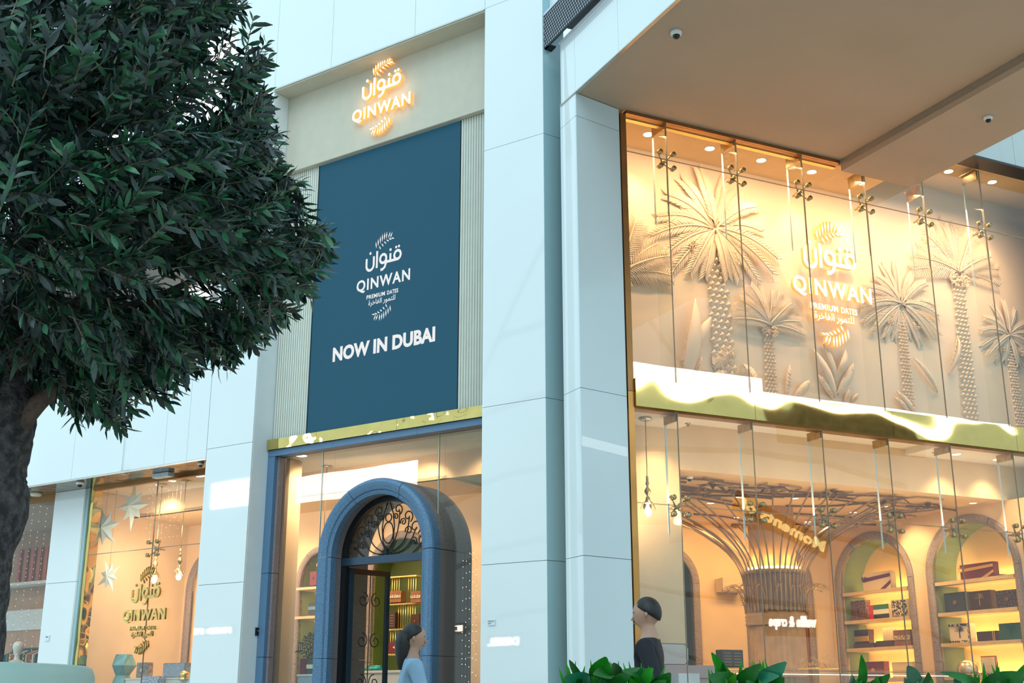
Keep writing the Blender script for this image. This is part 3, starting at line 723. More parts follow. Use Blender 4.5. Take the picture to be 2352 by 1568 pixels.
def surround(fr, label, cx, zs, rx, rz, y, wd=.11, zj=(1.5,)):
    o = thing('stone_arch_surround', label, 'arch surround', fr, (cx, y, 0))
    sec = [(0, .03), (0, -.02), (.02, -.035), (.05, -.045), (wd-.015, -.04), (wd, -.02), (wd, .03)]
    for a0, a1 in ((0, 59), (60, 120), (121, 180)): b = MB(); b.sweep(sec, epath(0, zs, rx, rz, a0+.3, a1)); part('stone', b, STONE, o)
    zz = [0]+list(zj)+[zs]
    for sx in (-1, 1):
        for i in range(len(zz)-1): b = MB(); b.sweep(sec, [(sx*rx, zz[i]+.004, sx, 0), (sx*rx, zz[i+1]-.002, sx, 0)]); part('stone', b, STONE, o)
    return o
def niche(root, cx, zs, rx, rz, y0, dep, side, back):
    sec = [(0, y0), (0, y0+dep), (.02, y0+dep), (.02, y0)]
    b = MB(); b.sweep(sec, [(cx+rx, 0, 1, 0)]+epath(cx, zs, rx, rz)+[(cx-rx, 0, -1, 0)]); part('green_lining', b, side, root)
    b = MB(); b.prism([(cx-rx, 0)]+[(cx-rx*cos(rad(a)), zs+rz*sin(rad(a))) for a in range(0, 181, 10)]+[(cx+rx, 0)], y0+dep, y0+dep+.03); part('back_panel', b, back, root)
NB = mat('niche_back_cream', (.84, .60, .30), .8, var=.04, vs=2)
ZSP, RXI, RZI = 2.64, .69, .60
AR3 = BD-3.215; AR4 = BD-1.365
t = struct('wall_shop_right', 'warm plaster side wall with arched shelf niches', RS)
holed_wall(t, '', 0, 4.3, SZ, [(AR3, RXI, RZI, ZSP), (AR4, RXI, RZI, ZSP)], 0, .05, PLAST)
for cx in (AR3, AR4): niche(t, cx, ZSP, RXI, RZI, .0, .42, GREEN, NB)
surround(RS, 'mauve stone surround of the shelf niche left of the rightmost one', AR3, ZSP, RXI, RZI, 0)
surround(RS, 'mauve stone surround of the rightmost shelf niche', AR4, ZSP, RXI, RZI, 0)
t = struct('wall_shop_back', 'warm plaster back wall of the right shop', R)
B2 = (R(1705, 1330, d=BD).x+R(1868, 1330, d=BD).x)/2; B1 = R(1605, 1340, d=BD).x-.69
holed_wall(t, '', .8, SX+.3, SZ, [(B1, .58, .46, 2.60), (B2, .50, .48, 2.66)], BD, BD+.05, PLAST)
niche(t, B1, 2.60, .58, .46, BD, .3, mat('dark_olive', (.05, .05, .03), .7), mat('dark_olive_back', (.05, .055, .035), .6))
niche(t, B2, 2.66, .50, .48, BD, .5, mat('deep_red_brown', (.22, .05, .03), .7), mat('amber_back_glow', (.95, .62, .20), .8, emit=(1, .55, .12), es=.7))  # back panel emission stands in for the light inside this arch
surround(R, 'mauve stone arch round the dark doorway at the back left of the right shop', B1, 2.60, .58, .46, BD)
surround(R, 'mauve stone arch on the back wall behind the palm column', B2, 2.66, .50, .48, BD)
# shelves with lit rear edges
shn = ['top', 'second', 'third', 'bottom']
SHZ = [2.525, 2.125, 1.735, 1.315]
for k, (cx, nm) in enumerate(((AR3, 'left'), (AR4, 'right'))):
    for i, z in enumerate(SHZ):
        o = thing('display_shelf', f'{shn[i]} pale wood shelf in the {"rightmost" if k else "second rightmost"} green niche', 'shelf', RS, (cx, .0, z))
        b = MB(); b.box(-.665, .665, -.01, .37, -.045, 0); part('board', b, SHELF, o)
        b = MB(); b.box(-.66, .66, .375, .395, -.02, .004); part('light_strip', b, STRIP, o)
        light('shelf_light', 'AREA', 4.6, (1, .62, .18), RS, (cx, .34, z+.02), 1.2, (cx, .40, z+1), sy=.05)
        light('shelf_under_light', 'AREA', 2.6, (1, .64, .22), RS, (cx, .16, z-.05), 1.2, (cx, .2, z-1), sy=.1)
    light('niche_floor', 'AREA', 3, (1, .7, .3), RS, (cx, .16, 1.26), 1.2, (cx, .2, 0), sy=.1)
# ---- boxes on the shelves: placed by where they stand along each shelf
def gift(name, label, cat, fr, cx0, cx1, zb, ht, y0, dep, m, decor=None, dm=None, lid=None, rz=0., group=None):
    o = thing(name, label, cat, fr, ((cx0+cx1)/2, y0+dep/2, zb), group, rz)
    hw, hd = (cx1-cx0)/2, dep/2
    b = MB(); b.box(-hw, hw, -hd, hd, 0, ht*(.72 if lid else 1)); part('body', b, m, o)
    if lid: b = MB(); b.box(-hw-.004, hw+.004, -hd-.004, hd+.004, ht*.70, ht); part('lid', b, lid, o)
    y = -hd-.007
    def pl(nm, poly, mm, yy=0): b = MB(); b.prism(poly, y-.002-yy, y+.004); part(nm, b, mm, o)
    if decor == 'band': pl('patterned_band', [(-hw, ht*.38), (hw, ht*.38), (hw, ht*.66), (-hw, ht*.66)], dm)
    if decor == 'panel': pl('patterned_front', [(-hw*.92, ht*.06), (hw*.92, ht*.06), (hw*.92, ht*.94), (-hw*.92, ht*.94)], dm)
    if decor == 'frame':
        for x0, x1, z0, z1 in ((-hw, hw, 0, ht*.12), (-hw, hw, ht*.88, ht), (hw*.8, hw, ht*.12, ht*.88)): pl('border', [(x0, z0), (x1, z0), (x1, z1), (x0, z1)], dm)
    if decor in ('palm', 'frame'):
        pm = BLACK if decor == 'frame' else dm
        pl('palm_trunk', [(-.006, ht*.25), (.006, ht*.25), (.004, ht*.6), (-.004, ht*.6)], pm, .001)
        for i in range(7):
            a = rad(10+i*160/6); pl('palm_frond', [(0, ht*.6), (hw*.4*cos(a)-.006, ht*.6+hw*.4*sin(a)), (hw*.44*cos(a)+.004, ht*.58+hw*.38*sin(a))], pm, .001)
    if decor == 'emblem': pl('emblem', [(.0, ht*.38), (hw*.2, ht*.5), (0, ht*.62), (-hw*.2, ht*.5)], dm)
    if decor == 'flag':
        for nm, z0, z1, mm in (('green_band', .66, 1, mat('flag_green', (.02, .20, .10), .5)), ('white_band', .34, .66, mat('flag_white', (.8, .8, .78), .5)), ('black_band', 0, .34, mat('flag_black', (.02, .02, .02), .5))):
            pl(nm, [(-hw*.55, ht*z0), (hw, ht*z0), (hw, ht*z1), (-hw*.55, ht*z1)], mm)
        pl('red_band', [(-hw, 0), (-hw*.55, 0), (-hw*.55, ht), (-hw, ht)], mat('flag_red', (.6, .01, .02), .5))
    if decor == 'ribbon':
        pl('ribbon', [(-hw, ht*.52), (hw, ht*.68), (hw, ht*.86), (-hw, ht*.72)], dm)
        pl('ribbon', [(hw*.15, 0), (hw*.5, 0), (hw, ht*.32), (hw, ht*.48)], dm)
        for a in (25, 155, 215, -35): b = MB(); b.leaf((-hw*.8, y-.012, ht*.68), (-hw*.8+.06*cos(rad(a)), y-.03, ht*.68+.06*sin(rad(a))), .03, (0, -1, 0), .2, 3); part('bow_loop', b, dm, o)
    if decor == 'stripe':
        for q in (.62, .78): pl('stripe', [(hw*q, 0), (hw*(q+.07), 0), (hw*(q+.07), ht), (hw*q, ht)], dm)
    if decor == 'grid':
        for i in range(5):
            for j in range(2): pl('gold_print', [(-hw*.8+j*hw*.9, ht*(.12+i*.17)), (-hw*.15+j*hw*.9, ht*(.12+i*.17)), (-hw*.15+j*hw*.9, ht*(.135+i*.17)), (-hw*.8+j*hw*.9, ht*(.135+i*.17))], dm)
    return o
DKB = mat('dark_brown_card', (.055, .018, .012), .45, var=.15); MAR = mat('maroon_card', (.16, .012, .02), .5, var=.1)
PURP = mat('purple_ribbon', (.14, .02, .16), .4); GOLDP = mat('gold_print', (.75, .48, .12), .35, .6)
CARDW = mat('cream_card', (.80, .68, .52), .6); CARDG = mat('dark_green_card', (.02, .09, .06), .5, var=.15)
NAVYC = mat('blue_black_card', (.03, .035, .05), .5, var=.2); WOODB = mat('walnut_box', (.24, .09, .03), .5, var=.25, vs=14)
ORN = mat('ornate_print', (.02, .02, .025), .6, vs=42, col2=(.72, .62, .48), ratio=(.48, .54))
ORN2 = mat('brown_ornament', (.05, .02, .02), .6, vs=60, col2=(.30, .14, .08), ratio=(.46, .58))
ORN3 = mat('dark_ornament', (.015, .012, .02), .6, vs=60, col2=(.16, .09, .07), ratio=(.5, .58))
TILEP = mat('cream_tile_print', (.75, .62, .45), .6, vs=90, col2=(.20, .13, .09), ratio=(.46, .52))
def onshelf(name, label, cat, px0, px1, pyb, pyt, si, m, decor=None, dm=None, lid=None, y=.10, dep=.10):
    a = RS(px0, pyb, d=y); c = RS(px1, pyb, d=y); q = RS((px0+px1)/2, pyt, d=y)
    return gift(name, label, cat, RS, a.x, c.x, SHZ[si]+.001, max(.03, q.z-SHZ[si]), y, dep, m, decor, dm, lid)
n_, g_ = 'gift_box', 'box'
onshelf(n_, 'cream gift box with purple ribbon bow on the top shelf, second rightmost niche', g_, 1984, 2047, 1349, 1313, 0, CARDW, 'ribbon', PURP)
onshelf(n_, 'brown patterned box with central diamond, second shelf, second rightmost niche', g_, 1956, 1989, 1416, 1379, 1, ORN2, 'emblem', DKB)
onshelf(n_, 'box striped green, white, black and red like a flag', g_, 1998, 2043, 1415, 1388, 1, CARDW, 'flag')
onshelf(n_, 'black and cream ornate patterned box at the right of the flag box', g_, 2049, 2087, 1413, 1376, 1, CARDW, 'panel', ORN)
onshelf(n_, 'small dark brown box with gold plates, third shelf, second rightmost niche', g_, 1962, 1996, 1477, 1446, 2, DKB, 'band', GOLDP, DKB, .18)
onshelf('octagonal_tray', 'cream octagonal tray with dark rim standing between dark boxes', 'tray', 2029, 2061, 1470, 1441, 2, CARDW, 'panel', CARDW, None, .24, .03)
onshelf(n_, 'low dark box in front of the octagonal tray', g_, 2012, 2052, 1482, 1471, 2, DKB, None, None, None, .05)
onshelf(n_, 'long low dark box at the left of the third shelf, second rightmost niche', g_, 1961, 2008, 1484, 1477, 2, DKB, None, None, None, .06)
onshelf(n_, 'walnut box with pale patterned band, third shelf, second rightmost niche', g_, 2054, 2093, 1481, 1446, 2, WOODB, 'band', TILEP, None, .06)
onshelf(n_, 'deep maroon flat box on the bottom shelf, second rightmost niche', g_, 1982, 2032, 1552, 1519, 3, MAR, 'emblem', GOLDP)
onshelf(n_, 'cream box with faint print on the bottom shelf beside the maroon one', g_, 2051, 2098, 1551, 1520, 3, CARDW, 'emblem', CARDW)
onshelf(n_, 'maroon box tied with gold ribbon on the top shelf, rightmost niche', g_, 2207, 2284, 1330, 1293, 0, MAR, 'ribbon', GOLDP, None, .12)
onshelf(n_, 'low maroon box lid under the gold-ribboned box', g_, 2284, 2301, 1330, 1324, 0, MAR, None, None, None, .12, .12)
onshelf(n_, 'black box with blue-brown print, leftmost on the second shelf, rightmost niche', g_, 2172, 2221, 1407, 1360, 1, NAVYC, 'emblem', WOODB)
onshelf(n_, 'dark box with gold palm tree on the second shelf, rightmost niche', g_, 2229, 2279, 1405, 1356, 1, DKB, 'palm', GOLDP)
onshelf(n_, 'dark box covered in brown ornament, second shelf, rightmost niche', g_, 2291, 2343, 1404, 1354, 1, ORN3, 'emblem', WOODB)
onshelf(n_, 'cream box with black palm tree and patterned border', g_, 2184, 2232, 1482, 1432, 2, CARDW, 'frame', ORN)
onshelf(n_, 'brown box with two gold stripes on the third shelf, rightmost niche', g_, 2246, 2292, 1481, 1449, 2, DKB, 'stripe', GOLDP)
onshelf(n_, 'dark green velvet box with faint palm, third shelf, rightmost niche', g_, 2299, 2352, 1482, 1430, 2, CARDG, 'palm', mat('green_emboss', (.03, .13, .09), .4))
onshelf('picture_frame', 'brown wooden frame round a cream card, bottom shelf, rightmost niche', 'frame', 2256, 2290, 1545, 1506, 3, WOODB, 'panel', CARDW, None, .2, .03)
onshelf(n_, 'low silver mosaic box in front of the brown frame', g_, 2234, 2330, 1560, 1549, 3, ORN, None, None, None, .05)
a = RS(2222, 1552, d=.12); o = thing('mosaic_cushion_box', 'puffy silver mosaic box at the left of the bottom shelf, rightmost niche', 'box', RS, (a.x, .16, SHZ[3]))
b = MB(); b.lathe([(.0, 0), (.11, 0), (.145, .03), (.15, .10), (.12, .17), (.06, .20), (0, .205)], n=8); part('body', b, mat('silver_mosaic', (.5, .42, .3), .25, .7, vs=60, col2=(.9, .85, .7)), o)
# ------------------------------------------------------------------ palm column with flaring rods
CX, CY = 3.70, 2.55
col = thing('palm_column', 'reeded column flaring into a fan of brown rods, like a palm, inside the right shop', 'column', R, (CX, CY, 0))
b = MB(); b.lathe([(.36, 0), (.345, 1.92)], n=64, rib=.03, smooth=False); part('reeded_shaft', b, REED, col)
b = MB(); b.lathe([(.39, 1.93), (.40, 1.96), (.385, 1.975), (.40, 2.0), (.385, 2.015), (.40, 2.04), (.37, 2.10), (.36, 2.10)], n=40); part('collar', b, REED, col)
b = MB(); b.lathe([(.335, 2.10), (.36, 2.57)], n=64, rib=.03, smooth=False); part('reeded_neck', b, REED, col)
b = MB(); b.lathe([(.385, 2.57), (.39, 2.62), (.36, 2.63)], n=40); part('light_trough', b, REED, col)
b = MB(); b.lathe([(.345, 2.635), (.325, 2.64), (.325, 2.66), (.345, 2.665)], n=40); part('glowing_ring', b, STRIP, col)
b = MB(); b.lathe([(.30, 2.60), (.30, SZ)], n=32); part('upper_core', b, mat('amber_core', (.62, .36, .14), .8), col)
for i in range(8):
    a = i*pi/4; light('column_glow', 'POINT', 1.6, (1, .62, .22), R, (CX+.36*cos(a), CY+.36*sin(a), 2.72), .03)
for i in range(40):
    a = 2*pi*i/40; pts = []
    far = 1.32+.34*((i*7) % 5)/5
    for j in range(13):
        q = j/12; z = 2.10+q*(SZ-.03-2.10); r_ = .385+(far-.385)*max(0, (q-.18)/.82)**2.5
        pts.append((r_*cos(a), r_*sin(a), z))
    k = random.Random(i); aa = a
    for j in range(1, 6):
        r2 = far+j*.13; aa = a+.10*sin(j*.9+i)*k.uniform(.4, 1.3)
        x_, y_ = r2*cos(aa), r2*sin(aa)
        if CY+y_ > BD-.05 or CX+x_ > SX-.05 or CY+y_ < .85 or CX+x_ < .95: break
        pts.append((x_, y_, SZ-.02))
    pts = [p for p in pts if .84 < CY+p[1] < BD-.03 and CX+p[0] < SX-.03]
    b = MB(); b.tube(pts, .0115, 5); part('rod', b, REED, col)
for i in range(16):
    a = 2*pi*i/16+.2
    b = MB(); pts = []
    for j in range(8):
        q = j/7; pts.append(((.39+.26*q*q+.03*q)*cos(a), (.39+.26*q*q+.03*q)*sin(a), 2.08+.36*sin(q*2.1)*.95))
    b.tube(pts, .006, 4)
    for j in range(1, 7):
        for u in (0, .33, .66):
            p = Vector(pts[j]).lerp(Vector(pts[min(7, j+1)]), u); tn = Vector((-sin(a), cos(a), 0)); rd = Vector((cos(a), sin(a), 0))
            for s_ in (-1, 1): b.leaf(p, p+tn*s_*.075+rd*.04+Vector((0, 0, .02)), .012, (0, 0, 1), .1, 2)
    part('bronze_frond', b, BRASS, col)
# vines across the ceiling
rn = random.Random(11)
vt = thing('ceiling_vines', 'brown timber vines curling over the shop ceiling round the palm column', 'vines', R, (CX, CY, SZ))
for i in range(24):
    x0 = rn.uniform(1.15, 5.6)-CX; y0 = rn.uniform(.95, 3.6)-CY; a = rn.uniform(-.5, .5)+(pi if rn.random() < .5 else 0); pts = []; cv = rn.uniform(-.22, .22)
    for j in range(12):
        pts.append((x0, y0, -.022-.01*(i % 2))); x0 += .15*cos(a); y0 += .15*sin(a)*.7; a += cv*(1 if j < 6 else -1)
        if not (1.0 < CX+x0 < 5.9 and .88 < CY+y0 < 4.0): break
    if len(pts) > 3: b = MB(); b.tube(pts, .013, 5); part('vine', b, WOODV, vt)
for i, (x, y) in enumerate(((1.9, 1.3), (2.7, 1.15), (3.5, 1.05), (4.6, 1.2), (5.3, 2.0), (1.7, 1.9), (5.25, 1.3))):
    b = MB(); q = (x-CX, y-CY)
    for k_ in range(3): b.leaf((q[0], q[1], -.03), (q[0]+.20*cos(k_*2.1+i), q[1]+.2*sin(k_*2.1+i), -.10), .09, (0, 0, 1), .2, 4)
    part('leaf', b, WOODV, vt)
dls = [(1568, 1140, 'left edge'), (1698, 1141, ''), (1825, 1144, ''), (1632, 1155, ''), (1883, 1105, ''), (1890, 1110, ''), (2045, 1131, ''), (2040, 1163, ''), (1960, 1176, ''), (2098, 1175, ''), (2105, 1160, ''), (2235, 1155, ''), (1690, 1188, ''), (1855, 1198, '')]
k = 0
for px, py, _ in dls:
    q = R(px, py, z=SZ)
    if not (1.1 < q.x < 5.8 and .9 < q.y < 3.95): continue
    downlight('small recessed downlight among the brown ceiling vines', 'downlights among the ceiling vines', R, q.x, q.y, SZ, .05); k += 1
for x, y in ((1.8, 1.8), (2.5, 3.0), (3.6, 1.3), (5.1, 1.3), (5.0, 2.9), (1.7, 3.1)):
    light('ceiling_lamp', 'SPOT', 66, (1, .60, .22), R, (x, y, SZ-.06), .06, (x, y, 0), 130, .8)
light('inner_wash', 'AREA', 48, (1, .58, .18), R, (3.4, 3.2, 3.2), 3.5, (3.4, 3.7, 2.4), sy=.3)
light('inner_up', 'AREA', 24, (1, .60, .22), R, (3.3, 1.7, 1.3), 3.5, (3.3, 1.7, 4), sy=1.5)
light('side_wash', 'SPOT', 90, WARM, R, (5.55, .95, 3.3), .05, (5.97, 2.1, 2.7), 60, .8)
light('side_wash', 'SPOT', 70, WARM, R, (5.2, 2.5, 3.38), .05, (5.97, 2.3, 2.9), 60, .8)
for px, py, lb in ((1543, 964, 'recessed downlight beside the single pendant lamp in the right shop'), (2197, 1043, 'left one of two recessed downlights under the gold band, far right'), (2291, 1055, 'right one of two recessed downlights under the gold band, far right')):
    q = R(px, py, z=3.885); downlight(lb, None, R, q.x, q.y, 3.885, .06)
    light('front_lamp', 'SPOT', 52, WARM, R, (q.x, q.y, 3.86), .05, (q.x, .62, 2.2), 100, .8)
light('front_wash', 'AREA', 22, (1, .68, .38), R, (3.2, .2, 3.0), 5.5, (3.2, .68, 3.6), sy=.2)
# sprinklers, smoke detectors
def sprinkler(label, fr, x, y, z):
    o = thing('sprinkler', label, 'sprinkler', fr, (x, y, z)); b = MB(); b.lathe([(.035, 0), (.03, -.008), (.01, -.01), (.008, -.03), (.0, -.032)], n=12); part('head', b, BRASS, o)
    b = MB(); b.lathe([(0, -.034), (.02, -.034), (.02, -.030), (0, -.030)], n=12); part('deflector', b, BRASS, o)
q = R(1580, 972, z=3.885); sprinkler('small ceiling sprinkler right of the pendant lamp', R, q.x, q.y, 3.885)
q = R(2147, 1039, z=3.885); sprinkler('small ceiling sprinkler under the gold band, left of two downlights', R, q.x, q.y, 3.885)
def dome_cam(label, fr, base, s=1., name='dome_camera'):
    o = thing(name, label, 'camera', fr, base); b = MB(); b.lathe([(.065*s, 0), (.068*s, -.02*s), (.062*s, -.045*s), (.045*s, -.055*s)], n=24); part('housing', b, CAMW, o)
    b = MB(); b.lathe([(.044*s, -.052*s), (.040*s, -.075*s), (.025*s, -.092*s), (0, -.098*s)], n=20); part('smoked_dome', b, DOME, o); return o
q = R(1553, 72, z=7.251); dome_cam('white dome camera on the canopy soffit, top centre', R, (q.x, q.y, 7.251), .85)
q = R(2269, 268, z=7.13); dome_cam('white dome camera under the bulkhead beam at right', R, (q.x, q.y, 7.13), .72)
q = L(184, 1106, z=3.90); dome_cam('white dome camera under the white parapet, lower left', L, (q.x, q.y, 3.90), .8)
q = R(1550, 1086, z=SZ); dome_cam('dark dome camera on the inner ceiling behind the pendant lamp', R, (1.4, 1.0, SZ), .6)
o = thing('smoke_detector', 'cream round smoke detector under the parapet beside the tree trunk', 'detector', L, tuple(L(83, 1132, z=3.90)))
b = MB(); b.lathe([(.085, 0), (.08, -.03), (.065, -.045), (0, -.05)], n=24); part('housing', b, mat('cream_plastic', (.8, .74, .6), .4), o)
# pendants
def pendant(label, fr, x, y, zc, zb, group=None):
    o = thing('pendant_lamp', label, 'pendant lamp', fr, (x, y, zc), group)
    b = MB(); b.lathe([(0, 0), (.07, 0), (.07, -.02), (.055, -.03), (0, -.03)], n=20); part('ceiling_rose', b, CHROME, o)
    h = zb-zc
    b = MB(); b.tube([(0, 0, -.03), (0, 0, h+.34)], .005, 6); part('cord', b, BRASS, o)
    b = MB(); b.lathe([(0, h+.36), (.012, h+.355), (.014, h+.31), (.01, h+.30), (.02, h+.28), (.02, h+.26), (.009, h+.245), (.014, h+.23), (.034, h+.20), (.036, h+.18), (.02, h+.155), (.008, h+.14), (.02, h+.13), (.028, h+.09), (.03, h+.05), (.0, h+.05)], n=14); part('turned_stem', b, BRASS, o)
    for i in range(7):
        a = 2*pi*i/7; d = Vector((cos(a), sin(a), 0)); b = MB()
        b.leaf(Vector((0, 0, h+.10))+d*.02, Vector((0, 0, h-.01))+d*.085, .035, d, .10, 4, -.3); part('petal', b, BRASS, o)
    b = MB(); b.lathe([(0, h+.05), (.014, h+.045), (.018, h+.02), (.034, h-.015), (.036, h-.035), (.022, h-.062), (0, h-.07)], n=16); part('bulb', b, BULB, o)
    light('pendant_glow', 'POINT', 5, (1, .70, .36), fr, (x, y, zb-.10), .04)
q = R(1482, 959, z=3.885); pendant('single brass flower pendant lamp behind the bronze post', R, q.x, q.y, 3.885, R(1489, 1172, d=q.y).z+.01)
# ------------------------------------------------------------------ left shop interior
LD = 2.6
t = struct('wall_shop_left_back', 'warm plaster back wall of the left shop', L)
q1 = L(925, 1300, d=LD).x; q2 = L(452, 1300, d=LD).x; q3 = L(735, 1300, d=LD).x
A1, A2, A3 = q1, q2+.42, q3
holed_wall(t, '', -8.3, -2.5, 3.93, [(A2, .48, .52, 2.62), (A3, .36, .46, 2.56), (A1, .52, .50, 2.62)], LD, LD+.05, PLAST)
GRN2 = mat('olive_green_plaster', (.085, .12, .025), .8, var=.1)
niche(t, A1, 2.62, .52, .50, LD, .35, GRN2, mat('olive_green_back', (.06, .085, .025), .8)); niche(t, A2, 2.62, .48, .52, LD, .35, NB, NB); niche(t, A3, 2.56, .36, .46, LD, .35, GREEN, NB)
surround(L, 'mauve stone arch seen through the left shop window', A2, 2.62, .48, .52, LD, .12)
surround(L, 'grey stone arch seen just left of the entrance arch', A3, 2.56, .36, .46, LD, .09)
surround(L, 'stone arch of the green niche behind the open door', A1, 2.62, .52, .50, LD, .10)
t = struct('ceiling_shop_left', 'warm ceiling of the left shop', L)
b = MB(); b.box(-8.35, -.85, .66, 1.5, 3.935, 3.98); part('front_ceiling', b, CEIL2, t)
b = MB(); b.box(-4.2, -.85, .45, .66, 3.935, 3.96); part('door_ceiling', b, CEIL2, t)
b = MB(); b.box(-8.35, -2.4, 1.5, LD+.05, 3.62, 3.66); part('inner_ceiling', b, CEIL, t)
b = MB(); b.box(-8.35, -1.8, 1.5, 1.56, 3.62, 3.98); part('ceiling_step', b, PLAST, t)
t = struct('wall_shop_left_side', 'side walls of the left shop', L)
b = MB(); b.box(-8.35, -8.30, .66, LD, 0, 3.98); part('left_side', b, PLAST, t)
b = MB(); b.prism([(-.82, .52), (-.76, .52), (-2.45, LD+.05), (-2.52, LD+.05)], 0, 3.98, 'xy'); part('right_side', b, mat('green_wall', (.14, .17, .07), .8), t)
b = MB(); b.box(-5.10, -4.27, .68, .9, 0, 3.93); part('pier_behind_pillar', b, PLAST, t)
for px, py, lb in ((366, 1113, 'left round downlight in the left shop window ceiling'), (396, 1104, 'right round downlight in the left shop window ceiling'), (455, 1092, 'large square downlight next to the left pillar')):
    q = L(px, py, z=3.935); downlight(lb, None, L, q.x, max(.72, q.y), 3.935, .06 if px < 450 else .10)
for x, y in ((-7.4, 1.1), (-6.2, 1.1), (-5.6, .95), (-3.75, .95), (-2.6, 1.0), (-1.6, .9)):
    light('left_lamp', 'SPOT', 62, (1, .72, .42), L, (x, y, 3.9), .05, (x-.35, LD, 1.9), 95, .8)
for x in (-7.2, -5.8, -4.0, -3.0): light('left_inner', 'SPOT', 60 if x < -5 else 22, (1, .6, .24), L, (x, 1.9, 3.58), .05, (x, LD, 1.2), 110, .8)
light('door_glare', 'SPOT', 70, WARM2, L, (-3.95, .62, 3.88), .04, (-4.27, 1.2, 3.2), 100, .9)
q = L(690, 1078, z=3.935); downlight('very bright downlight at the top left of the entrance glass', None, L, -4.02, .62, 3.935, .08)
light('star_fill_spot', 'SPOT', 60, (1, .85, .65), L, (-6.2, .72, 3.85), .05, (-7.4, .85, 2.7), 70, .9)  # added spot that brightens the stars, not a shop lamp
light('star_fill', 'AREA', 9, (1, .88, .72), L, (-7.0, .60, 2.7), .9, (-7.3, .9, 2.7), sy=1.2)  # added soft fill in front of the stars, no fitting here
light('left_wash', 'AREA', 40, (1, .72, .44), L, (-6.5, .9, 3.2), 3, (-6.5, LD, 2.2), sy=.2)
light('left_wash', 'AREA', 16, (1, .70, .40), L, (-3.4, .7, 3.4), 1.4, (-3.6, LD, 2.4), sy=.2)
light('green_glow', 'AREA', 3.5, (.8, 1, .35), L, (A1, LD-.1, 1.1), .6, (A1, LD+.2, 2.6), sy=.1)
q = L(363, 1118, z=3.935); z1 = L(362, 1342, d=1.0).z
pendant('left one of two brass flower pendants in the left shop window', L, L(365, 1200, d=1.0).x, 1.0, 3.935, L(362, 1330, d=1.0).z+.02)
pendant('right one of two brass flower pendants in the left shop window', L, L(420, 1200, d=1.0).x, 1.0, 3.935, L(415, 1323, d=1.0).z+.02)
pendant('brass pendant lamp hanging behind the glass left of the entrance arch', L, L(745, 1200, d=1.3).x, 1.3, 3.935, L(727, 1300, d=1.3).z)
# brass rod shelving in the green niche
def gx(px, y): return L(px, 1380, d=y).x
yb = 2.35
t = thing('brass_rod_shelf', 'hanging polished brass rod shelves in the green niche behind the door', 'shelf', L, (gx(922, yb), yb, 0))
for py, x0, x1 in ((1322, -.24, .24), (1385, -.24, .24), (1443, -.24, .24), (1500, -.24, .24)):
    z = L(922, py, d=yb).z; b = MB(); b.box(x0, x1, 0, .16, z-.018, z); part('shelf_plate', b, GOLD2, t)
    if py == 1500: continue
    z2 = L(922, py+62, d=yb).z
    for k in range(12):
        if py == 1322 and 4 < k < 8: continue
        if py == 1385 and k < 4: continue
        b = MB(); b.tube([(x0+.02+k*.04, .02, z2), (x0+.02+k*.04, .02, z)], .006, 5); part('rod', b, GOLD2, t)
light('rod_light', 'AREA', 2.2, (1, .85, .4), L, (gx(922, yb), 2.5, 2.62), .4, (gx(922, yb), 2.5, 0), sy=.05)
def onL(name, label, cat, px0, px1, pyb, pyt, y, m, decor=None, dm=None, lid=None, dep=.10, group=None):
    a = L(px0, pyb, d=y); c = L(px1, pyb, d=y); q = L((px0+px1)/2, pyt, d=y)
    return gift(name, label, cat, L, a.x, c.x, a.z, max(.03, q.z-a.z), y, dep, m, decor, dm, lid, 0., group)
onL(n_, 'walnut box with pale print on the brass shelf behind the door', g_, 887, 921, 1384, 1357, 2.32, WOODB, 'band', TILEP)
onL(n_, 'second walnut box with pale print, half hidden by the right door leaf', g_, 943, 966, 1384, 1357, 2.32, WOODB, 'band', TILEP)
onL(n_, 'dark box with small print lines on the middle brass shelf', g_, 884, 907, 1442, 1406, 2.32, DKB, 'grid', mat('grey_print', (.4, .36, .34), .5))
onL(n_, 'dark maroon box behind the passer-by on the low brass shelf', g_, 884, 930, 1499, 1474, 2.32, MAR, 'emblem', CARDW)
onL(n_, 'dark box at the right of the middle brass shelf', g_, 944, 962, 1442, 1410, 2.32, DKB, 'emblem', WOODB)
# window counters and the things on them
CNT = mat('white_counter', (.72, .70, .68), .4)
t = thing('display_counter', 'pale counter inside the entrance below the green niche', 'counter', L, (L(930, 1540, d=1.7).x, 1.7, 0))
zt = L(930, 1538, d=1.7).z
b = MB(); b.box(-.65, .55, 0, .5, 0, zt-.03); part('body', b, CNT, t); b = MB(); b.box(-.66, .56, -.01, .51, zt-.03, zt); part('top', b, mat('counter_top', (.8, .78, .75), .2), t)
def bag(label, px0, px1, pyt, y, zb, m):
    a = L(px0, 1540, d=y); c = L(px1, 1540, d=y); zt_ = L(px0, pyt, d=y).z; o = thing('pouch_bag', label, 'bag', L, ((a.x+c.x)/2, y+.04, zb)); hw = (c.x-a.x)/2; h = zt_-zb
    b = MB(); vs = []
    for z, wx, dy in ((0, 1, .05), (h*.3, 1.03, .055), (h*.75, .97, .03), (h*.93, .96, .006), (h, 1, .004)): vs += [(-hw*wx, -dy, z), (hw*wx, -dy, z), (hw*wx, dy, z), (-hw*wx, dy, z)]
    b.add(vs, [(0, 3, 2, 1), (16, 17, 18, 19)]+[(i*4+j, i*4+(j+1) % 4, i*4+4+(j+1) % 4, i*4+4+j) for i in range(4) for j in range(4)], True); part('pouch', b, m, o)
    b = MB(); b.prism([(0, h*.35), (.02, h*.5), (0, h*.65), (-.02, h*.5)], -.062, -.058); part('printed_emblem', b, CARDW, o)
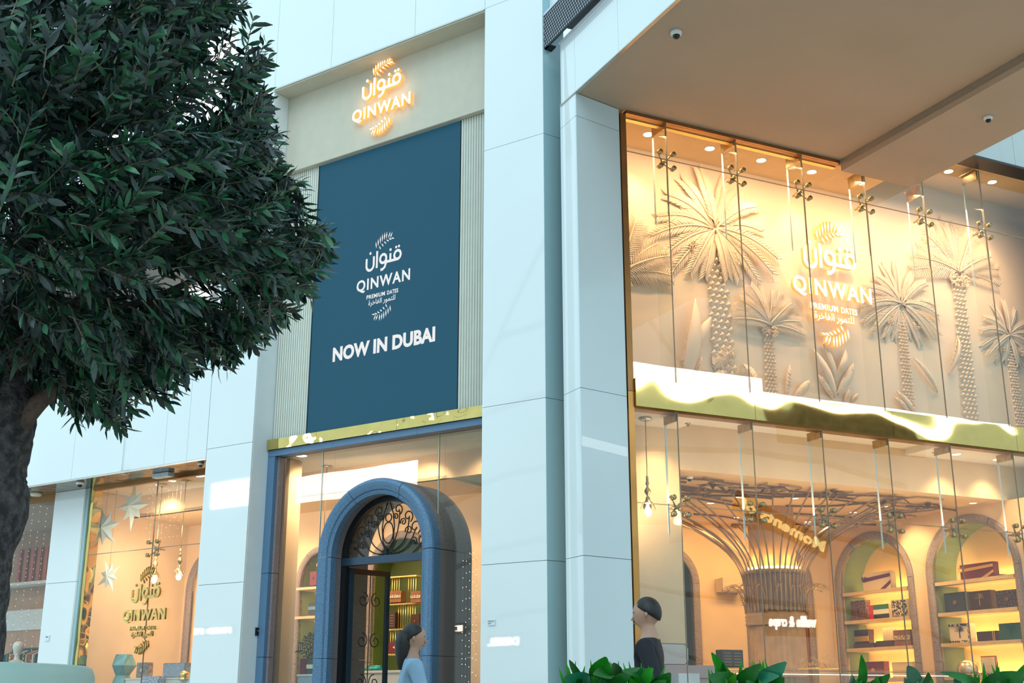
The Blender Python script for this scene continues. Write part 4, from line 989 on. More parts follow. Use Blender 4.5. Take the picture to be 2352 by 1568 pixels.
bag('teal pouch bag standing on the entrance counter', 838, 871, 1528, 1.72, zt, mat('teal_foil', (.0, .28, .30), .25, .3))
bag('yellow-orange pouch bag behind the teal one', 829, 840, 1531, 1.86, zt, mat('amber_foil', (.8, .45, .05), .3, .3))
for (a_, b_, c_, d_, lb, mm, dc, dd) in ((711, 726, 1344, 1312, 'red and black printed box on the high shelf left of the entrance arch', MAR, 'emblem', CARDG), (708, 727, 1411, 1383, 'dark striped box on the middle shelf left of the entrance arch', NAVYC, 'band', mat('slate_blue', (.12, .22, .3), .5))):
    onL(n_, lb, g_, a_, b_, c_, d_, 2.50, mm, dc, dd)
for py, nm in ((1346, 'upper'), (1413, 'lower')):
    a = L(735, py, d=2.5); t = thing('wall_shelf', f'{nm} lit wall shelf left of the entrance arch', 'shelf', L, (A3, 2.48, a.z)); b = MB(); b.box(-.33, .33, 0, .40, -.035, 0); part('board', b, SHELF, t)
    b = MB(); b.box(-.32, .32, .40, .42, -.06, -.04); part('light_strip', b, STRIP, t); light('shelf_light', 'AREA', 1.5, (1, .7, .3), L, (A3, 2.8, a.z-.05), .6, (A3, 2.8, 0), sy=.05)
t = thing('black_palm_ornament', 'black feathery palm ornament between the jamb and the entrance arch', 'ornament', L, tuple(L(718, 1540, d=.9)))
for i in range(6):
    a = rad(60+i*17); b = MB(); pts = [(.5*q*cos(a)*.6, 0, .42*q*sin(a)+.08*sin(q*pi)) for q in [j/7 for j in range(8)]]; b.tube(pts, .007, 4)
    for j in range(1, 8):
        for s_ in (-1, 1): p = Vector(pts[j]); b.leaf(p, p+Vector((.075*cos(a+s_*.9), .0, .075*sin(a+s_*.9))), .016, (0, -1, 0), .1, 2)
    part('frond', b, BLACK, t)
t = thing('plinth', 'blue-grey plinth with a tray just left of the entrance arch', 'plinth', L, (L(702, 1560, d=.75).x, .75, 0)); zt2 = L(702, 1548, d=.75).z
b = MB(); b.box(-.13, .20, 0, .3, 0, zt2-.02); part('body', b, mat('slate_plinth', (.35, .42, .48), .5), t); b = MB(); b.box(-.14, .21, -.01, .31, zt2-.02, zt2); part('top', b, CNT, t)
onL(n_, 'dark red box on the plinth left of the entrance arch', g_, 688, 702, 1548, 1512, .80, MAR); onL(n_, 'green, white and navy banded box beside the dark red one', g_, 704, 726, 1548, 1514, .78, CARDG, 'band', CARDW)
# left window
t = thing('window_plinth', 'pale window display plinth below the gold lettering', 'plinth', L, (-6.6, .90, 0)); zt3 = L(330, 1556, d=.8).z
b = MB(); b.box(-.75, .85, 0, .55, 0, zt3-.02); part('body', b, CNT, t); b = MB(); b.box(-.76, .86, -.01, .56, zt3-.02, zt3); part('top', b, CARDW, t)
onL(n_, 'dark printed box under the gold lettering in the left window', g_, 312, 336, 1556, 1521, .92, mat('photo_card', (.10, .09, .12), .5, vs=20, col2=(.45, .32, .25)), 'emblem', CARDW)
onL(n_, 'wide slate-blue box with patterned panel in the left window', g_, 373, 425, 1556, 1522, .92, mat('slate_card', (.16, .18, .24), .5, vs=30, col2=(.4, .42, .5)), 'panel', mat('slate_pattern', (.2, .22, .3), .5, vs=90, col2=(.55, .56, .62)))
onL(n_, 'low blue and white patterned box in front of the left window plinth', g_, 326, 362, 1568, 1553, .76, mat('blue_white_pattern', (.1, .13, .28), .5, vs=80, col2=(.75, .8, .88), ratio=(.47, .53)))
o = thing('gold_cloche', 'small gold cake cloche beside the left pillar', 'cloche', L, tuple(L(423, 1562, d=.9))); b = MB(); b.lathe([(.07, 0), (.075, .02), (.05, .035), (.07, .05), (.065, .09), (.03, .12), (.0, .13)], n=16); part('dome', b, GOLD2, o)
o = thing('teal_rock_display', 'faceted teal block display standing at the bottom of the left window', 'display', L, tuple(L(280, 1568, d=1.0)+Vector((0, 0, -.35))))
b = MB(); hh_ = L(280, 1503, d=1.0).z-L(280, 1568, d=1.0).z+.35
ring = lambda r, z, ph: [(r*cos(2*pi*i/7+ph)*(1+.15*((i*3) % 4-1.5)/1.5), r*sin(2*pi*i/7+ph), z) for i in range(7)]
vs = ring(.12, 0, 0)+ring(.15, hh_*.45, .3)+ring(.10, hh_*.62, .5)+ring(.17, hh_*.8, .2)+ring(.12, hh_, .5)
b.add(vs, [tuple(range(28, 35))]+[(i*7+j, i*7+(j+1) % 7, i*7+7+(j+1) % 7, i*7+7+j) for i in range(4) for j in range(7)]); part('block', b, mat('teal_block', (.14, .30, .32), .5, var=.2, vs=8), o)
# gold lettering on the left window
c = L(330, 1412, d=.52); t = thing('window_lettering', 'gold raised lettering QINWAN PREMIUM DATES on the left shop window', 'lettering', L, (c.x, .515, c.z))
logo(t, 0, .0, .84, 0, .03, [GOLD2, BRASS])
# star reflections in the left window, built as paper stars inside it
PAPER = mat('ivory_paper', (.88, .80, .66), .35)
def star(label, px, py, d, r, n, rot, squash=1.):
    q = L(px, py, d=d); o = thing('mirrored_star', label, 'star reflection', L, tuple(q))
    for i in range(n):
        a = rot+2*pi*i/n; a0, a1 = a-pi/n, a+pi/n; rr = r*(1. if i % 2 == 0 else .72)
        b = MB(); b.add([(0, -.06*r*3, 0), (.42*r*cos(a0), 0, .42*r*sin(a0)), (rr*cos(a), 0, rr*sin(a)*squash), (.42*r*cos(a1), 0, .42*r*sin(a1)), (0, .06*r*3, 0)], [(0, 1, 2), (0, 2, 3), (4, 2, 1), (4, 3, 2)]); part('point', b, PAPER, o)
    b = MB(); b.tube([(0, 0, .4*r), (0, 0, 3.9-q.z)], .003, 4); part('thread', b, BRASS, o)
star('largest star reflection in the left shop window, built as a folded paper star inside', 305, 1162, .85, .36, 8, pi/2)
star('big star reflection cut off by the gold post of the left window, built as a paper star', 240, 1212, .78, .34, 7, .15)
star('lower star reflection left of the gold lettering, built as a paper star', 250, 1322, .82, .26, 8, .5)
# fairy-light strings
def fairy(label, fr, px0, px1, py0, py1, d, n, seed):
    rnd = random.Random(seed); q0 = fr(px0, py0, d=d); q1 = fr(px1, py1, d=d); o = thing('fairy_lights', label, 'string lights', fr, (q0.x, d, 0))
    b = MB(); c = MB(); 
    for i in range(n):
        x = (q1.x-q0.x)*(i+.5)/n; c.tube([(x, 0, q1.z), (x, 0, q0.z)], .0012, 3, False); z = q1.z
        while z < q0.z:
            s = .0045; b.add([(x-s, 0, z), (x, -s, z), (x+s, 0, z), (x, s, z), (x, 0, z+s), (x, 0, z-s)], [(0, 1, 4), (1, 2, 4), (2, 3, 4), (3, 0, 4), (1, 0, 5), (2, 1, 5), (3, 2, 5), (0, 3, 5)]); z += rnd.uniform(.05, .16)
    part('bulbs', b, emitm('tiny_lights', (1, .80, .50), 4), o, kind='stuff'); part('wires', c, mat('clear_wire', (.5, .4, .3), .5), o, kind='stuff')
fairy('curtain of tiny string lights behind the far left shop window', L, 10, 120, 1150, 1600, .9, 10, 1)
fairy('short drops of tiny lights at the top of the left shop window', L, 340, 412, 1118, 1230, .75, 9, 2)
fairy('vertical strings of tiny lights right of the entrance arch', L, 1060, 1096, 1270, 1640, .62, 5, 3)
# far left shop: mannequin and clothes
t = struct('wall_far_left_shop', 'back wall of the clothes shop', L)
b = MB(); b.box(-14, -8.42, 3.0, 3.1, 0, 3.95); part('plaster', b, mat('terracotta_brown', (.42, .23, .14), .8, var=.1), t)
b = MB(); b.box(-8.42, -8.36, .7, 3.0, 0, 3.95); part('side_plaster', b, mat('terracotta_brown', ()), t)
b = MB(); b.box(-14, -8.42, 2.7, 3.0, 2.95, 3.0); b.box(-14, -8.42, 2.98, 3.0, 2.2, 2.55); part('pale_band', b, mat('pale_band', (.6, .58, .55), .7), t, kind='stuff')
b = MB(); b.box(-14, -8.4, .66, 3.0, 3.90, 3.94); part('ceiling_board', b, mat('brown_ceiling', (.40, .31, .22), .8), t)
for i in range(22): b = MB(); b.box(-13.2+i*.2, -13.12+i*.2, 2.94, 2.98, 2.98, 3.62); part('red_slat', b, mat('red_slat', (.48, .11, .06), .6), t)
for x in (-9.5, -10.8): light('far_left_lamp', 'SPOT', 60, WARM, L, (x, 1.2, 3.85), .05, (x-.8, 3, 1.5), 110, .8)
q = L(40, 1500, d=1.25)
t = thing('mannequin', 'bald white mannequin in a pale jacket behind the far left window', 'mannequin', L, (q.x, 1.25, 0))
MAN = mat('mannequin_white', (.80, .74, .68), .35)
hz_ = L(40, 1472, d=1.25).z
b = MB(); b.lathe([(0, hz_), (.045, hz_-.012), (.072, hz_-.045), (.078, hz_-.09), (.07, hz_-.14), (.05, hz_-.19), (.038, hz_-.215), (.042, hz_-.27), (.06, hz_-.30)], n=24); part('head', b, MAN, t)
b = MB(); b.add([(0, -.088, hz_-.125), (-.016, -.07, hz_-.14), (.016, -.07, hz_-.14), (0, -.072, hz_-.085), (0, -.07, hz_-.148)], [(0, 3, 1), (0, 2, 3), (0, 1, 4), (0, 4, 2)]); part('nose', b, MAN, t)
b = MB(); b.lathe([(.06, hz_-.275), (.10, hz_-.30), (.18, hz_-.36), (.20, hz_-.45), (.17, hz_-.70), (.16, hz_-.9), (.19, hz_-1.1), (.18, hz_-1.25)], n=20); part('jacket', b, mat('pale_jacket', (.6, .55, .48), .8, var=.1), t)
for sx in (-1, 1): b = MB(); b.tube([(sx*.18, 0, hz_-.36), (sx*.24, 0, hz_-.62), (sx*.23, -.03, hz_-.9)], [.06, .05, .035], 8); part('sleeve', b, mat('pale_jacket', ()), t)
for sx in (-1, 1): b = MB(); b.tube([(sx*.09, 0, hz_-1.2), (sx*.1, 0, 0)], [.09, .05], 8); part('leg', b, NAVYC, t)
t = thing('clothes_rail', 'black clothes rail behind the mannequin', 'rail', L, (q.x-.2, 1.9, 0)); zr = L(60, 1490, d=1.9).z
b = MB(); b.tube([(-.9, 0, zr), (1.2, 0, zr)], .02, 8); part('bar', b, BLACK, t)
for x in (-.9, 1.2): b = MB(); b.tube([(x, 0, 0), (x, 0, zr)], .015, 6); part('post', b, BLACK, t)
rn = random.Random(4)
for i in range(24):
    x = q.x-1.05+i*.085; cn = ['black', 'dark green', 'tan', 'red-brown', 'beige'][i % 5]; o = thing('hanging_garment', cn+' garment hanging on the rail behind the mannequin', 'garment', L, (x, 1.9, zr), cn+' garments on the clothes rail')
    cc = [(.02, .02, .03), (.05, .12, .07), (.45, .25, .08), (.3, .05, .04), (.5, .45, .4)][i % 5]
    b = MB(); b.add([(0, -.01, -.02), (.0, -.2, -.10), (.0, -.2, -.7), (.0, .2, -.7), (0, .2, -.10), (.045, 0, -.02), (.045, -.2, -.10), (.045, -.2, -.7), (.045, .2, -.7), (.045, .2, -.10)], [(0, 1, 2, 3, 4), (9, 8, 7, 6, 5), (0, 5, 6, 1), (4, 9, 5, 0), (1, 6, 7, 2), (3, 8, 9, 4)]); part('cloth', b, mat('cloth_%d' % (i % 5), cc, .9), o)
# ------------------------------------------------------------------ gallery above the parapet, seen through the tree
t = struct('wall_gallery', 'pale gallery walls above the left parapet', L)
panels(t, [-16, -13, -10, -7.5, -5.05], [3.9, 6.2, 8.5, 10.6, 13.5], 2.6, 2.9, WHITEM)
b = MB(); b.box(-16, -5.05, .2, 2.6, 7.6, 7.8); part('gallery_slab', b, mat('gallery_slab_paint', (.42, .36, .33), .8), t)
wg = struct('window_5', 'bright gallery windows behind the tree', L)
for a_, b_, c_, d_ in ((455, 560, 280, 60), (350, 445, 290, 160), (430, 480, 690, 640), (240, 300, 330, 280)):
    p0 = L(a_, c_, d=2.55); p1 = L(b_, d_, d=2.55); b = MB(); b.box(p0.x, p1.x, 2.55, 2.59, p0.z, p1.z); part('lit_pane', b, emitm('bright_gallery_pane', (1., .93, .97), 2.4), wg)
# ------------------------------------------------------------------ right shop counters and objects on them
zc_ = R(1600, 1531, d=1.0).z
t = thing('glass_counter', 'long glass display counter with a gold light line in the right shop', 'counter', R, (2.6, 1.0, 0))
b = MB(); b.box(-1.35, 3.2, 0, .55, 0, zc_-.22); part('body', b, mat('brown_counter', (.30, .17, .12), .5), t)
b = MB(); b.box(-1.35, 3.2, 0, .55, zc_-.22, zc_-.02); part('glass_case', b, GLASS, t)
b = MB(); b.box(-1.36, 3.21, -.01, .56, zc_-.02, zc_); part('top', b, GLASS2, t)
b = MB(); b.box(-1.3, 3.15, .50, .53, zc_-.055, zc_-.048); part('light_line', b, STRIPG, t)
t = thing('stone_ledge', 'mauve stone ledge in front of the plaster pier in the right shop', 'ledge', R, (.02, .30, 0)); zl_ = R(1540, 1527, d=.32).z
b = MB(); b.box(0, 1.1, 0, .36, 0, zl_-.12); part('base', b, mat('ledge_base', (.40, .28, .24), .6), t); b = MB(); b.box(0, 1.14, -.02, .37, zl_-.12, zl_); part('slab', b, mat('mauve_slab', (.42, .28, .27), .35), t)
t = thing('marble_block', 'pale grey marble block behind the plants by the glass front', 'block', R, (R(1580, 1560, d=.75).x, .12, 0)); zb_ = R(1580, 1546, d=.14).z
x0 = R(1556, 1550, d=.14).x; x1 = R(1604, 1550, d=.14).x; b = MB(); b.box(x0-t.matrix_world.inverted().translation.x*0-R(1580, 1560, d=.75).x, x1-R(1580, 1560, d=.75).x, 0, .16, 0, zb_); part('block', b, mat('grey_marble', (.55, .55, .58), .3, vs=3, col2=(.75, .75, .78)), t)
o = thing('octagonal_tray', 'large octagonal pale tray with black rim on the stone ledge by the pier', 'tray', R, tuple(R(1545, 1526, d=.42)))
def octo(w_, h_, c_): return [(-w_+c_, 0), (w_-c_, 0), (w_, c_), (w_, h_-c_), (w_-c_, h_), (-w_+c_, h_), (-w_, h_-c_), (-w_, c_)]
b = MB(); b.prism(octo(.20, .21, .045), 0, .02); part('rim', b, BLACK, o); b = MB(); b.prism([(p[0]*.95, .006+p[1]*.94) for p in octo(.20, .21, .045)], -.004, .001); part('tray', b, mat('pewter', (.55, .48, .46), .4), o)
o = thing('lattice_palm_ornament', 'dark bronze lattice palm ornament beside the bronze post', 'ornament', R, tuple(R(1487, 1524, d=.38)))
for i in range(15):
    a = rad(172-i*9.5); b = MB(); b.tube([(0+.02*cos(a), 0, .0), (.11*cos(a), 0, .16+.06*sin(a)), (.19*cos(a+.25), 0, .17+.17*sin(a+.1))], [.006, .005, .002], 4); part('blade', b, BRASS, o)
    b = MB(); b.tube([(-.13, .01, .012*i+.005), (.05, .01, .012*i+.10)], .003, 3); part('lattice_rod', b, BRASS, o)
a = R(1661, 1548, d=1.02); c = R(1709, 1548, d=1.02); gift('gift_box', 'tall dark maroon box with gold print and two gold knobs on the glass counter', 'box', R, a.x, c.x, max(a.z, zc_+.001), R(1685, 1492, d=1.02).z-max(a.z, zc_), 1.02, .12, DKB, 'grid', GOLDP)
for i, (px, nm) in enumerate(((1862, 'left'), (1905, 'right'))):
    q = R(px, 1568, d=1.15); o = thing('glass_cloche', f'{nm} glass cloche over gold sweets on the counter', 'cloche', R, (q.x, 1.15, zc_-.2 if False else zc_))
    b = MB(); b.lathe([(.0, .0), (.13, .0), (.13, .012), (0, .014)], n=20); part('plate', b, GOLD2, o)
    b = MB(); b.lathe([(.12, .014), (.122, .05), (.10, .10), (.05, .135), (.012, .14), (.01, .155), (0, .165)], n=24); part('dome', b, GLASS, o)
    b = MB(); rr = random.Random(i)
    for k_ in range(40): p = (rr.uniform(-.08, .08), rr.uniform(-.08, .08), .02+rr.random()*.05); s = .012; b.add([(p[0]-s, p[1], p[2]), (p[0], p[1]-s, p[2]), (p[0]+s, p[1], p[2]), (p[0], p[1]+s, p[2]), (p[0], p[1], p[2]+s)], [(0, 1, 4), (1, 2, 4), (2, 3, 4), (3, 0, 4)])
    part('sweets', b, GOLD2, o, kind='stuff')
o = thing('air_conditioner', 'beige wall air conditioner on the back wall left of the palm column', 'air conditioner', R, (R(1678, 1345, d=BD-.1).x, BD-.2, R(1678, 1358, d=BD-.1).z))
b = MB(); b.prism([(0, 0), (.02, -.02), (.18, -.01), (.19, .17), (0, .18)], -.2, .2, 'yz'); part('casing', b, mat('beige_plastic', (.66, .50, .34), .5), o); b = MB(); b.box(-.18, .18, -.004, .02, .01, .03); part('air_slot', b, mat('beige_dark', (.4, .3, .2), .5), o)
# small fittings on the pillars
def plaque(label, px, py, words, w_=.09, h_=.055):
    q = L(px, py, d=-.012); o = thing('wall_plaque', label, 'plaque', L, (q.x, -.012, q.z)); b = MB(); b.box(-w_/2, w_/2, 0, .010, -h_/2, h_/2); part('plate', b, mat('plaque_white', (.75, .8, .83), .4), o)
    vs, fs = text_mesh(words[0], 1., .02); b = MB(); plate(b, fit(vs, -w_*.42, w_*.38, h_*.10, h_*.34), fs, -.001, 0); part('lettering', b, BLACK, o, kind='stuff')
    b = MB(); b.box(-w_*.42, w_*.05, -.001, 0, -h_*.12, -h_*.06); b.box(-w_*.42, -w_*.1, -.001, 0, -h_*.3, -h_*.24); part('fine_print', b, BLACK, o, kind='stuff')
plaque('small white plaque FCAD10 on the middle pillar', 1128, 1429, ['FCAD10'])
q = L(108, 1465, d=.488); o = thing('wall_plaque', 'tiny white plaque on the far left pillar', 'plaque', L, (q.x, .488, q.z)); b = MB(); b.box(-.045, .045, 0, .010, -.04, .04); part('plate', b, mat('plaque_white', ()), o)
b = MB(); b.box(-.03, .02, -.001, 0, .01, .02); part('fine_print', b, BLACK, o)
q = L(590, 1450, x=-4.245); o = thing('card_reader', 'small black card reader on the reveal between left pillar and granite jamb', 'reader', L, (-4.244, q.y, q.z)); b = MB(); b.box(0, .02, -.03, .03, -.045, .045); part('case', b, BLACK, o)
b = MB(); b.box(.0195, .021, -.012, .012, .005, .012); part('indicator', b, mat('indicator_grey', (.5, .5, .5), .4), o)
q = L(375, 1086, z=3.90); o = thing('emergency_light', 'white boxed emergency light under the parapet soffit above the left window', 'light fitting', L, (q.x, q.y, 3.895))
b = MB(); b.box(-.16, .16, -.05, .05, -.055, 0); part('housing', b, mat('blue_white_plastic', (.62, .74, .86), .3), o); b = MB(); b.box(-.004, .004, -.052, .052, -.057, 0); part('seam', b, CHROME, o)
q = L(465, 1062, z=3.90); dome_cam('grey dome camera under the soffit tucked against the left pillar', L, (q.x-.03, q.y, 3.90), .6)
q = L(286, 1089, z=3.90); o = thing('soffit_downlight', 'small unlit round downlight in the dark soffit', 'downlight', L, (q.x, q.y, 3.90)); b = MB(); b.lathe([(0, -.004), (.045, -.004), (.05, 0)], n=16); part('disc', b, CAMW, o)
# ------------------------------------------------------------------ the big tree in its planter
def atv(px, py, D): return at(px, py, D)
PC = at(-292, 1540, 6.62)
pot = thing('tree_planter', 'big round pale teal planter at the lower left, below the tree trunk', 'planter', W, (PC.x, PC.y, 0))
PT = 1.165
b = MB(); b.lathe([(.86, 0), (.97, .10), (.995, .9), (1.0, PT-.05), (.985, PT-.012), (.96, PT), (.90, PT), (.89, PT-.10), (0, PT-.10)], n=72); part('pot', b, mat('teal_planter', (.36, .50, .46), .45, var=.03), pot)
b = MB(); b.lathe([(.885, PT-.095), (0, PT-.06)], n=40); part('soil', b, mat('soil', (.06, .04, .03), .95, bump=.4, bs=30), pot)
tree = thing('tree', 'large dark-leaved olive-like tree filling the upper left, branches reaching the blue screen', 'tree', W, (PC.x, PC.y, PT-.08))
T0 = Vector((PC.x, PC.y, PT-.08))
BARK = mat('dark_bark', (.030, .026, .028), .9, vs=22, col2=(.13, .12, .125), ratio=(.4, .72), bump=2.0, bs=34)
BARK2 = mat('brown_branch', (.075, .045, .035), .85, vs=14, col2=(.17, .11, .09), bump=1., bs=40)
TWIGM = mat('twig', (.14, .12, .08), .8)
def limb(name, pts, m, n=14, rough=.0, seg=5):
    P_ = [at(x, y, D)-T0 for x, y, D, r in pts]; Rr = [p[3] for p in pts]; out_ = []; ro = []
    for i in range(len(P_)-1):
        for k in range(seg):
            u = k/seg; a = P_[max(0, i-1)]; b_ = P_[i]; c_ = P_[i+1]; d_ = P_[min(len(P_)-1, i+2)]
            out_.append(.5*((2*b_)+(-a+c_)*u+(2*a-5*b_+4*c_-d_)*u*u+(-a+3*b_-3*c_+d_)*u**3)); ro.append(Rr[i]+(Rr[i+1]-Rr[i])*u)
    out_.append(P_[-1]); ro.append(Rr[-1])
    b = MB(); b.tube(out_, ro, n)
    if rough:
        rr = random.Random(3); b.v = [tuple(Vector(v)+Vector((rr.uniform(-1, 1), rr.uniform(-1, 1), rr.uniform(-1, 1)))*rough) for v in b.v]
    part(name, b, m, tree)
limb('trunk', [(-150, 1560, 6.6, .30), (-120, 1400, 6.55, .27), (-92, 1260, 6.5, .245), (-52, 1165, 6.5, .24), (-52, 1100, 6.5, .225), (-40, 1010, 6.5, .235), (-28, 930, 6.5, .24), (-30, 850, 6.5, .21), (-25, 760, 6.5, .15)], BARK, 28, .006, 7)
limb('branch', [(20, 990, 6.42, .09), (62, 950, 6.38, .055), (110, 908, 6.35, .038), (175, 872, 6.3, .034), (250, 838, 6.3, .028), (340, 800, 6.3, .020), (430, 770, 6.35, .012)], BARK2)
limb('branch', [(20, 960, 6.5, .07), (70, 905, 6.5, .032), (130, 878, 6.5, .026), (190, 850, 6.5, .022), (270, 800, 6.6, .014)], BARK2)
limb('branch', [(-10, 860, 6.4, .12), (70, 790, 6.35, .06), (158, 722, 6.2, .032), (215, 640, 6.15, .030), (262, 530, 6.1, .026), (283, 450, 6.1, .020), (320, 360, 6.1, .014)], BARK2)
limb('branch', [(-20, 800, 6.5, .14), (30, 700, 6.5, .08), (60, 560, 6.5, .06), (50, 400, 6.45, .05), (48, 160, 6.4, .042), (60, -60, 6.4, .03)], BARK)
limb('branch', [(158, 722, 6.22, .03), (300, 702, 6.4, .022), (420, 655, 6.5, .018), (520, 600, 6.55, .014), (620, 560, 6.6, .008)], BARK2)
limb('branch', [(50, 420, 6.4, .04), (150, 320, 6.5, .03), (300, 230, 6.6, .02), (470, 120, 6.7, .012)], BARK2)
OUT = [(-330, -260), (520, -260), (560, -60), (565, 10), (600, 70), (628, 130), (608, 200), (622, 262), (650, 330), (645, 385), (700, 420), (695, 468), (742, 515), (772, 560), (770, 610), (722, 640), (712, 690), (650, 735), (612, 790), (566, 800), (528, 850), (470, 848), (425, 880), (385, 925), (335, 905), (280, 985), (238, 945), (180, 975), (138, 925), (92, 900), (40, 862), (-60, 880), (-330, 860)]
def inside(x, y, poly=OUT):
    c = False; j = len(poly)-1
    for i in range(len(poly)):
        if (poly[i][1] > y) != (poly[j][1] > y) and x < (poly[j][0]-poly[i][0])*(y-poly[i][1])/(poly[j][1]-poly[i][1])+poly[i][0]: c = not c
        j = i
    return c
HOLES = [(508, 110, 26), (490, 165, 28), (478, 230, 26), (372, 178, 26), (430, 195, 24), (470, 270, 24), (405, 170, 18), (545, 70, 20), (430, 640, 30), (345, 625, 26), (280, 315, 20), (470, 655, 24), (38, 770, 18), (140, 55, 12), (30, 300, 14), (40, 20, 14)]
rt = random.Random(21); leaves = []; twigs = MB(); tries = 0; nt_ = 0
while nt_ < 2350 and tries < 60000:
    tries += 1
    x, y = rt.uniform(-330, 770), rt.uniform(-260, 980)
    if not inside(x, y): continue
    if x < -60 and rt.random() < .55: continue
    if y < -40 and rt.random() < .55: continue
    dx, dy = x-60, y-520; l = hypot(dx, dy)+1; wl = min(1, l/260); ang = atan2(wl*dy/l+rt.uniform(-.8, .8)+(.35 if y > 650 else -.1), wl*dx/l+.3+rt.uniform(-.8, .8))
    ln = rt.uniform(65, 130); tx, ty = x+ln*cos(ang), y+ln*sin(ang)
    if not inside(tx, ty): continue
    bad = 0
    for hx, hy, hr in HOLES:
        for q in (0, .35, .7, 1):
            if hypot(x+(tx-x)*q-hx, y+(ty-y)*q-hy) < hr: bad = 1
    if bad and rt.random() < .80: continue
    edge = min(hypot(x-p[0], y-p[1]) for p in OUT if p[0] > -100); dep = min(1.25, .25+edge/260)
    D = 6.5+rt.uniform(-dep, dep); dd = rt.uniform(-.16, .16)
    a = at(x, y, D); c = at(tx, ty, D+dd); nt_ += 1
    mid = a.lerp(c, .5)+Vector((0, 0, rt.uniform(-.02, .03))); pts = []
    for k in range(7): u = k/6; pts.append(a*(1-u)**2+mid*2*u*(1-u)+c*u*u)
    twigs.tube([p-T0 for p in pts[::2]], [.005, .004, .003, .0015], 3, False)
    ax = (c-a).normalized(); ph = rt.uniform(0, 6.28); nL = 8
    for k in range(nL):
        u = .16+.84*k/(nL-1); p = a*(1-u)**2+mid*2*u*(1-u)+c*u*u; phi = ph+k*1.57
        s1 = ax.cross(Vector((.2, .1, 1))).normalized(); s2 = s1.cross(ax)
        for h in (0, pi):
            rad_ = (s1*cos(phi+h)+s2*sin(phi+h)+Vector((rt.uniform(-.4, .4), rt.uniform(-.4, .4), rt.uniform(-.4, .4)))).normalized()
            d = (ax*rt.uniform(.55, .95)+rad_*rt.uniform(.6, .95)+Vector((0, 0, -.12))).normalized(); L1 = rt.uniform(.070, .118)*(1.05-.25*(k == nL-1))
            leaves.append((p, p+d*L1, rt.uniform(.021, .033), (rad_+Vector((0, 0, .8))).normalized(), rt.choice((0, 0, 0, 1, 1, 2, 2, 3)), rt.uniform(-.12, .12)))
LM = [mat('leaf_dark', (.010, .024, .020), .35, var=.3, vs=9), mat('leaf_mid', (.026, .075, .050), .32, var=.3, vs=9), mat('leaf_green', (.030, .130, .060), .35, var=.3, vs=9), mat('leaf_grey', (.070, .105, .105), .45, var=.2, vs=9)]
part('twigs', twigs, TWIGM, tree, kind='stuff')
near = sorted([i for i, l in enumerate(leaves) if True], key=lambda i: (leaves[i][0]-CAM).length)
front = []
for i in near:
    v = leaves[i][0]-CAM; z = v.y*cos(PITCH)+v.z*sin(PITCH); xx = 1176+FPX*v.x/z
    if xx > 5 and len(front) < 300: front.append(i)
fs_ = set(front); bulk = MB()
for i, l in enumerate(leaves):
    if i in fs_: continue
    bulk.cm = l[4]; bulk.leaf(l[0]-T0, l[1]-T0, l[2], l[3], l[5], 3, .22)
part('foliage', bulk, LM, tree, kind='stuff')
temps = []
for m in LM: b = MB(); b.leaf((0, 0, 0), (1, 0, 0), 1, (0, 0, 1), 0, 4, .22); temps.append(b.mesh('leaf', m))
for i in front:
    p, q, wd, up, mi, _ = leaves[i]; ax = q-p; ln = ax.length; ax.normalize(); sd = ax.cross(up).normalized(); nn = sd.cross(ax)
    o = link('leaf', temps[mi], tree); M_ = Matrix((ax*ln, -sd*wd, nn*wd)).transposed().to_4x4(); M_.translation = p-T0; o.matrix_local = M_
# ------------------------------------------------------------------ broad-leaved plants along the bottom right
PG = [mat('plant_green', (.012, .24, .010), .38, var=.3, vs=14), mat('plant_dark', (.008, .12, .012), .38, var=.3, vs=14), mat('plant_teal', (.010, .14, .065), .32, var=.3, vs=14), mat('plant_lime', (.07, .36, .02), .4, var=.2, vs=14)]
tro = thing('planter_trough', 'long planter trough holding the green plants along the lower right', 'planter', W, (1.45, 5.35, 0)); tro.rotation_euler = (0, 0, rad(12))
b = MB(); b.box(-1.5, 1.9, -.28, .28, 0, .78); part('trough', b, mat('teal_planter', ()), tro)
b = MB(); b.box(-1.46, 1.86, -.24, .24, .78, .80); part('soil', b, mat('soil', ()), tro)
def plant(label, cx, D, lv, spikes=0):
    g = at(cx, 1600, D); o = thing('broad_leaf_plant', label, 'plant', W, (g.x, g.y, .79)); bs = Vector((g.x, g.y, .79))
    for (x0, y0, x1, y1, wpx, bend, mi) in lv:
        a = at(x0, y0, D+.05)-bs; c = at(x1, y1, D-.10)-bs; wd = wpx/2762*D
        b = MB(); b.leaf(a, c, wd, (0, -1, .25), bend, 8, .16); part('leaf', b, PG[mi], o)
        b = MB(); mid = a.lerp(c, .5)+Vector((0, -.012, 0)); b.tube([Vector((a.x*.3, a.y*.3, 0)), a, mid], [.006, .005, .0025], 5); part('stalk', b, PG[3], o)
    rr = random.Random(cx)
    for k in range(9):
        x = cx+rr.uniform(-40, 40); a = at(cx+rr.uniform(-15, 15), 1640, D)-bs; c = at(x, rr.uniform(1556, 1592), D-.08+rr.uniform(-.1, .1))-bs
        b = MB(); b.leaf(a, c, rr.uniform(.05, .085), (rr.uniform(-.5, .5), -1, .2), rr.uniform(-.1, .15), 6, .16); part('leaf', b, PG[rr.choice((0, 1, 1, 2))], o)
    if spikes:
        b = MB()
        for k in range(spikes):
            x = cx+rr.uniform(-32, 32); a = at(x, 1590, D+.02)-bs; c = at(x+rr.uniform(-22, 22), 1590-rr.uniform(32, 78), D)-bs; b.leaf(a, c, .014, (0, -1, .2), .05, 3, .2)
        part('small_leaves', b, PG[0], o, kind='stuff')
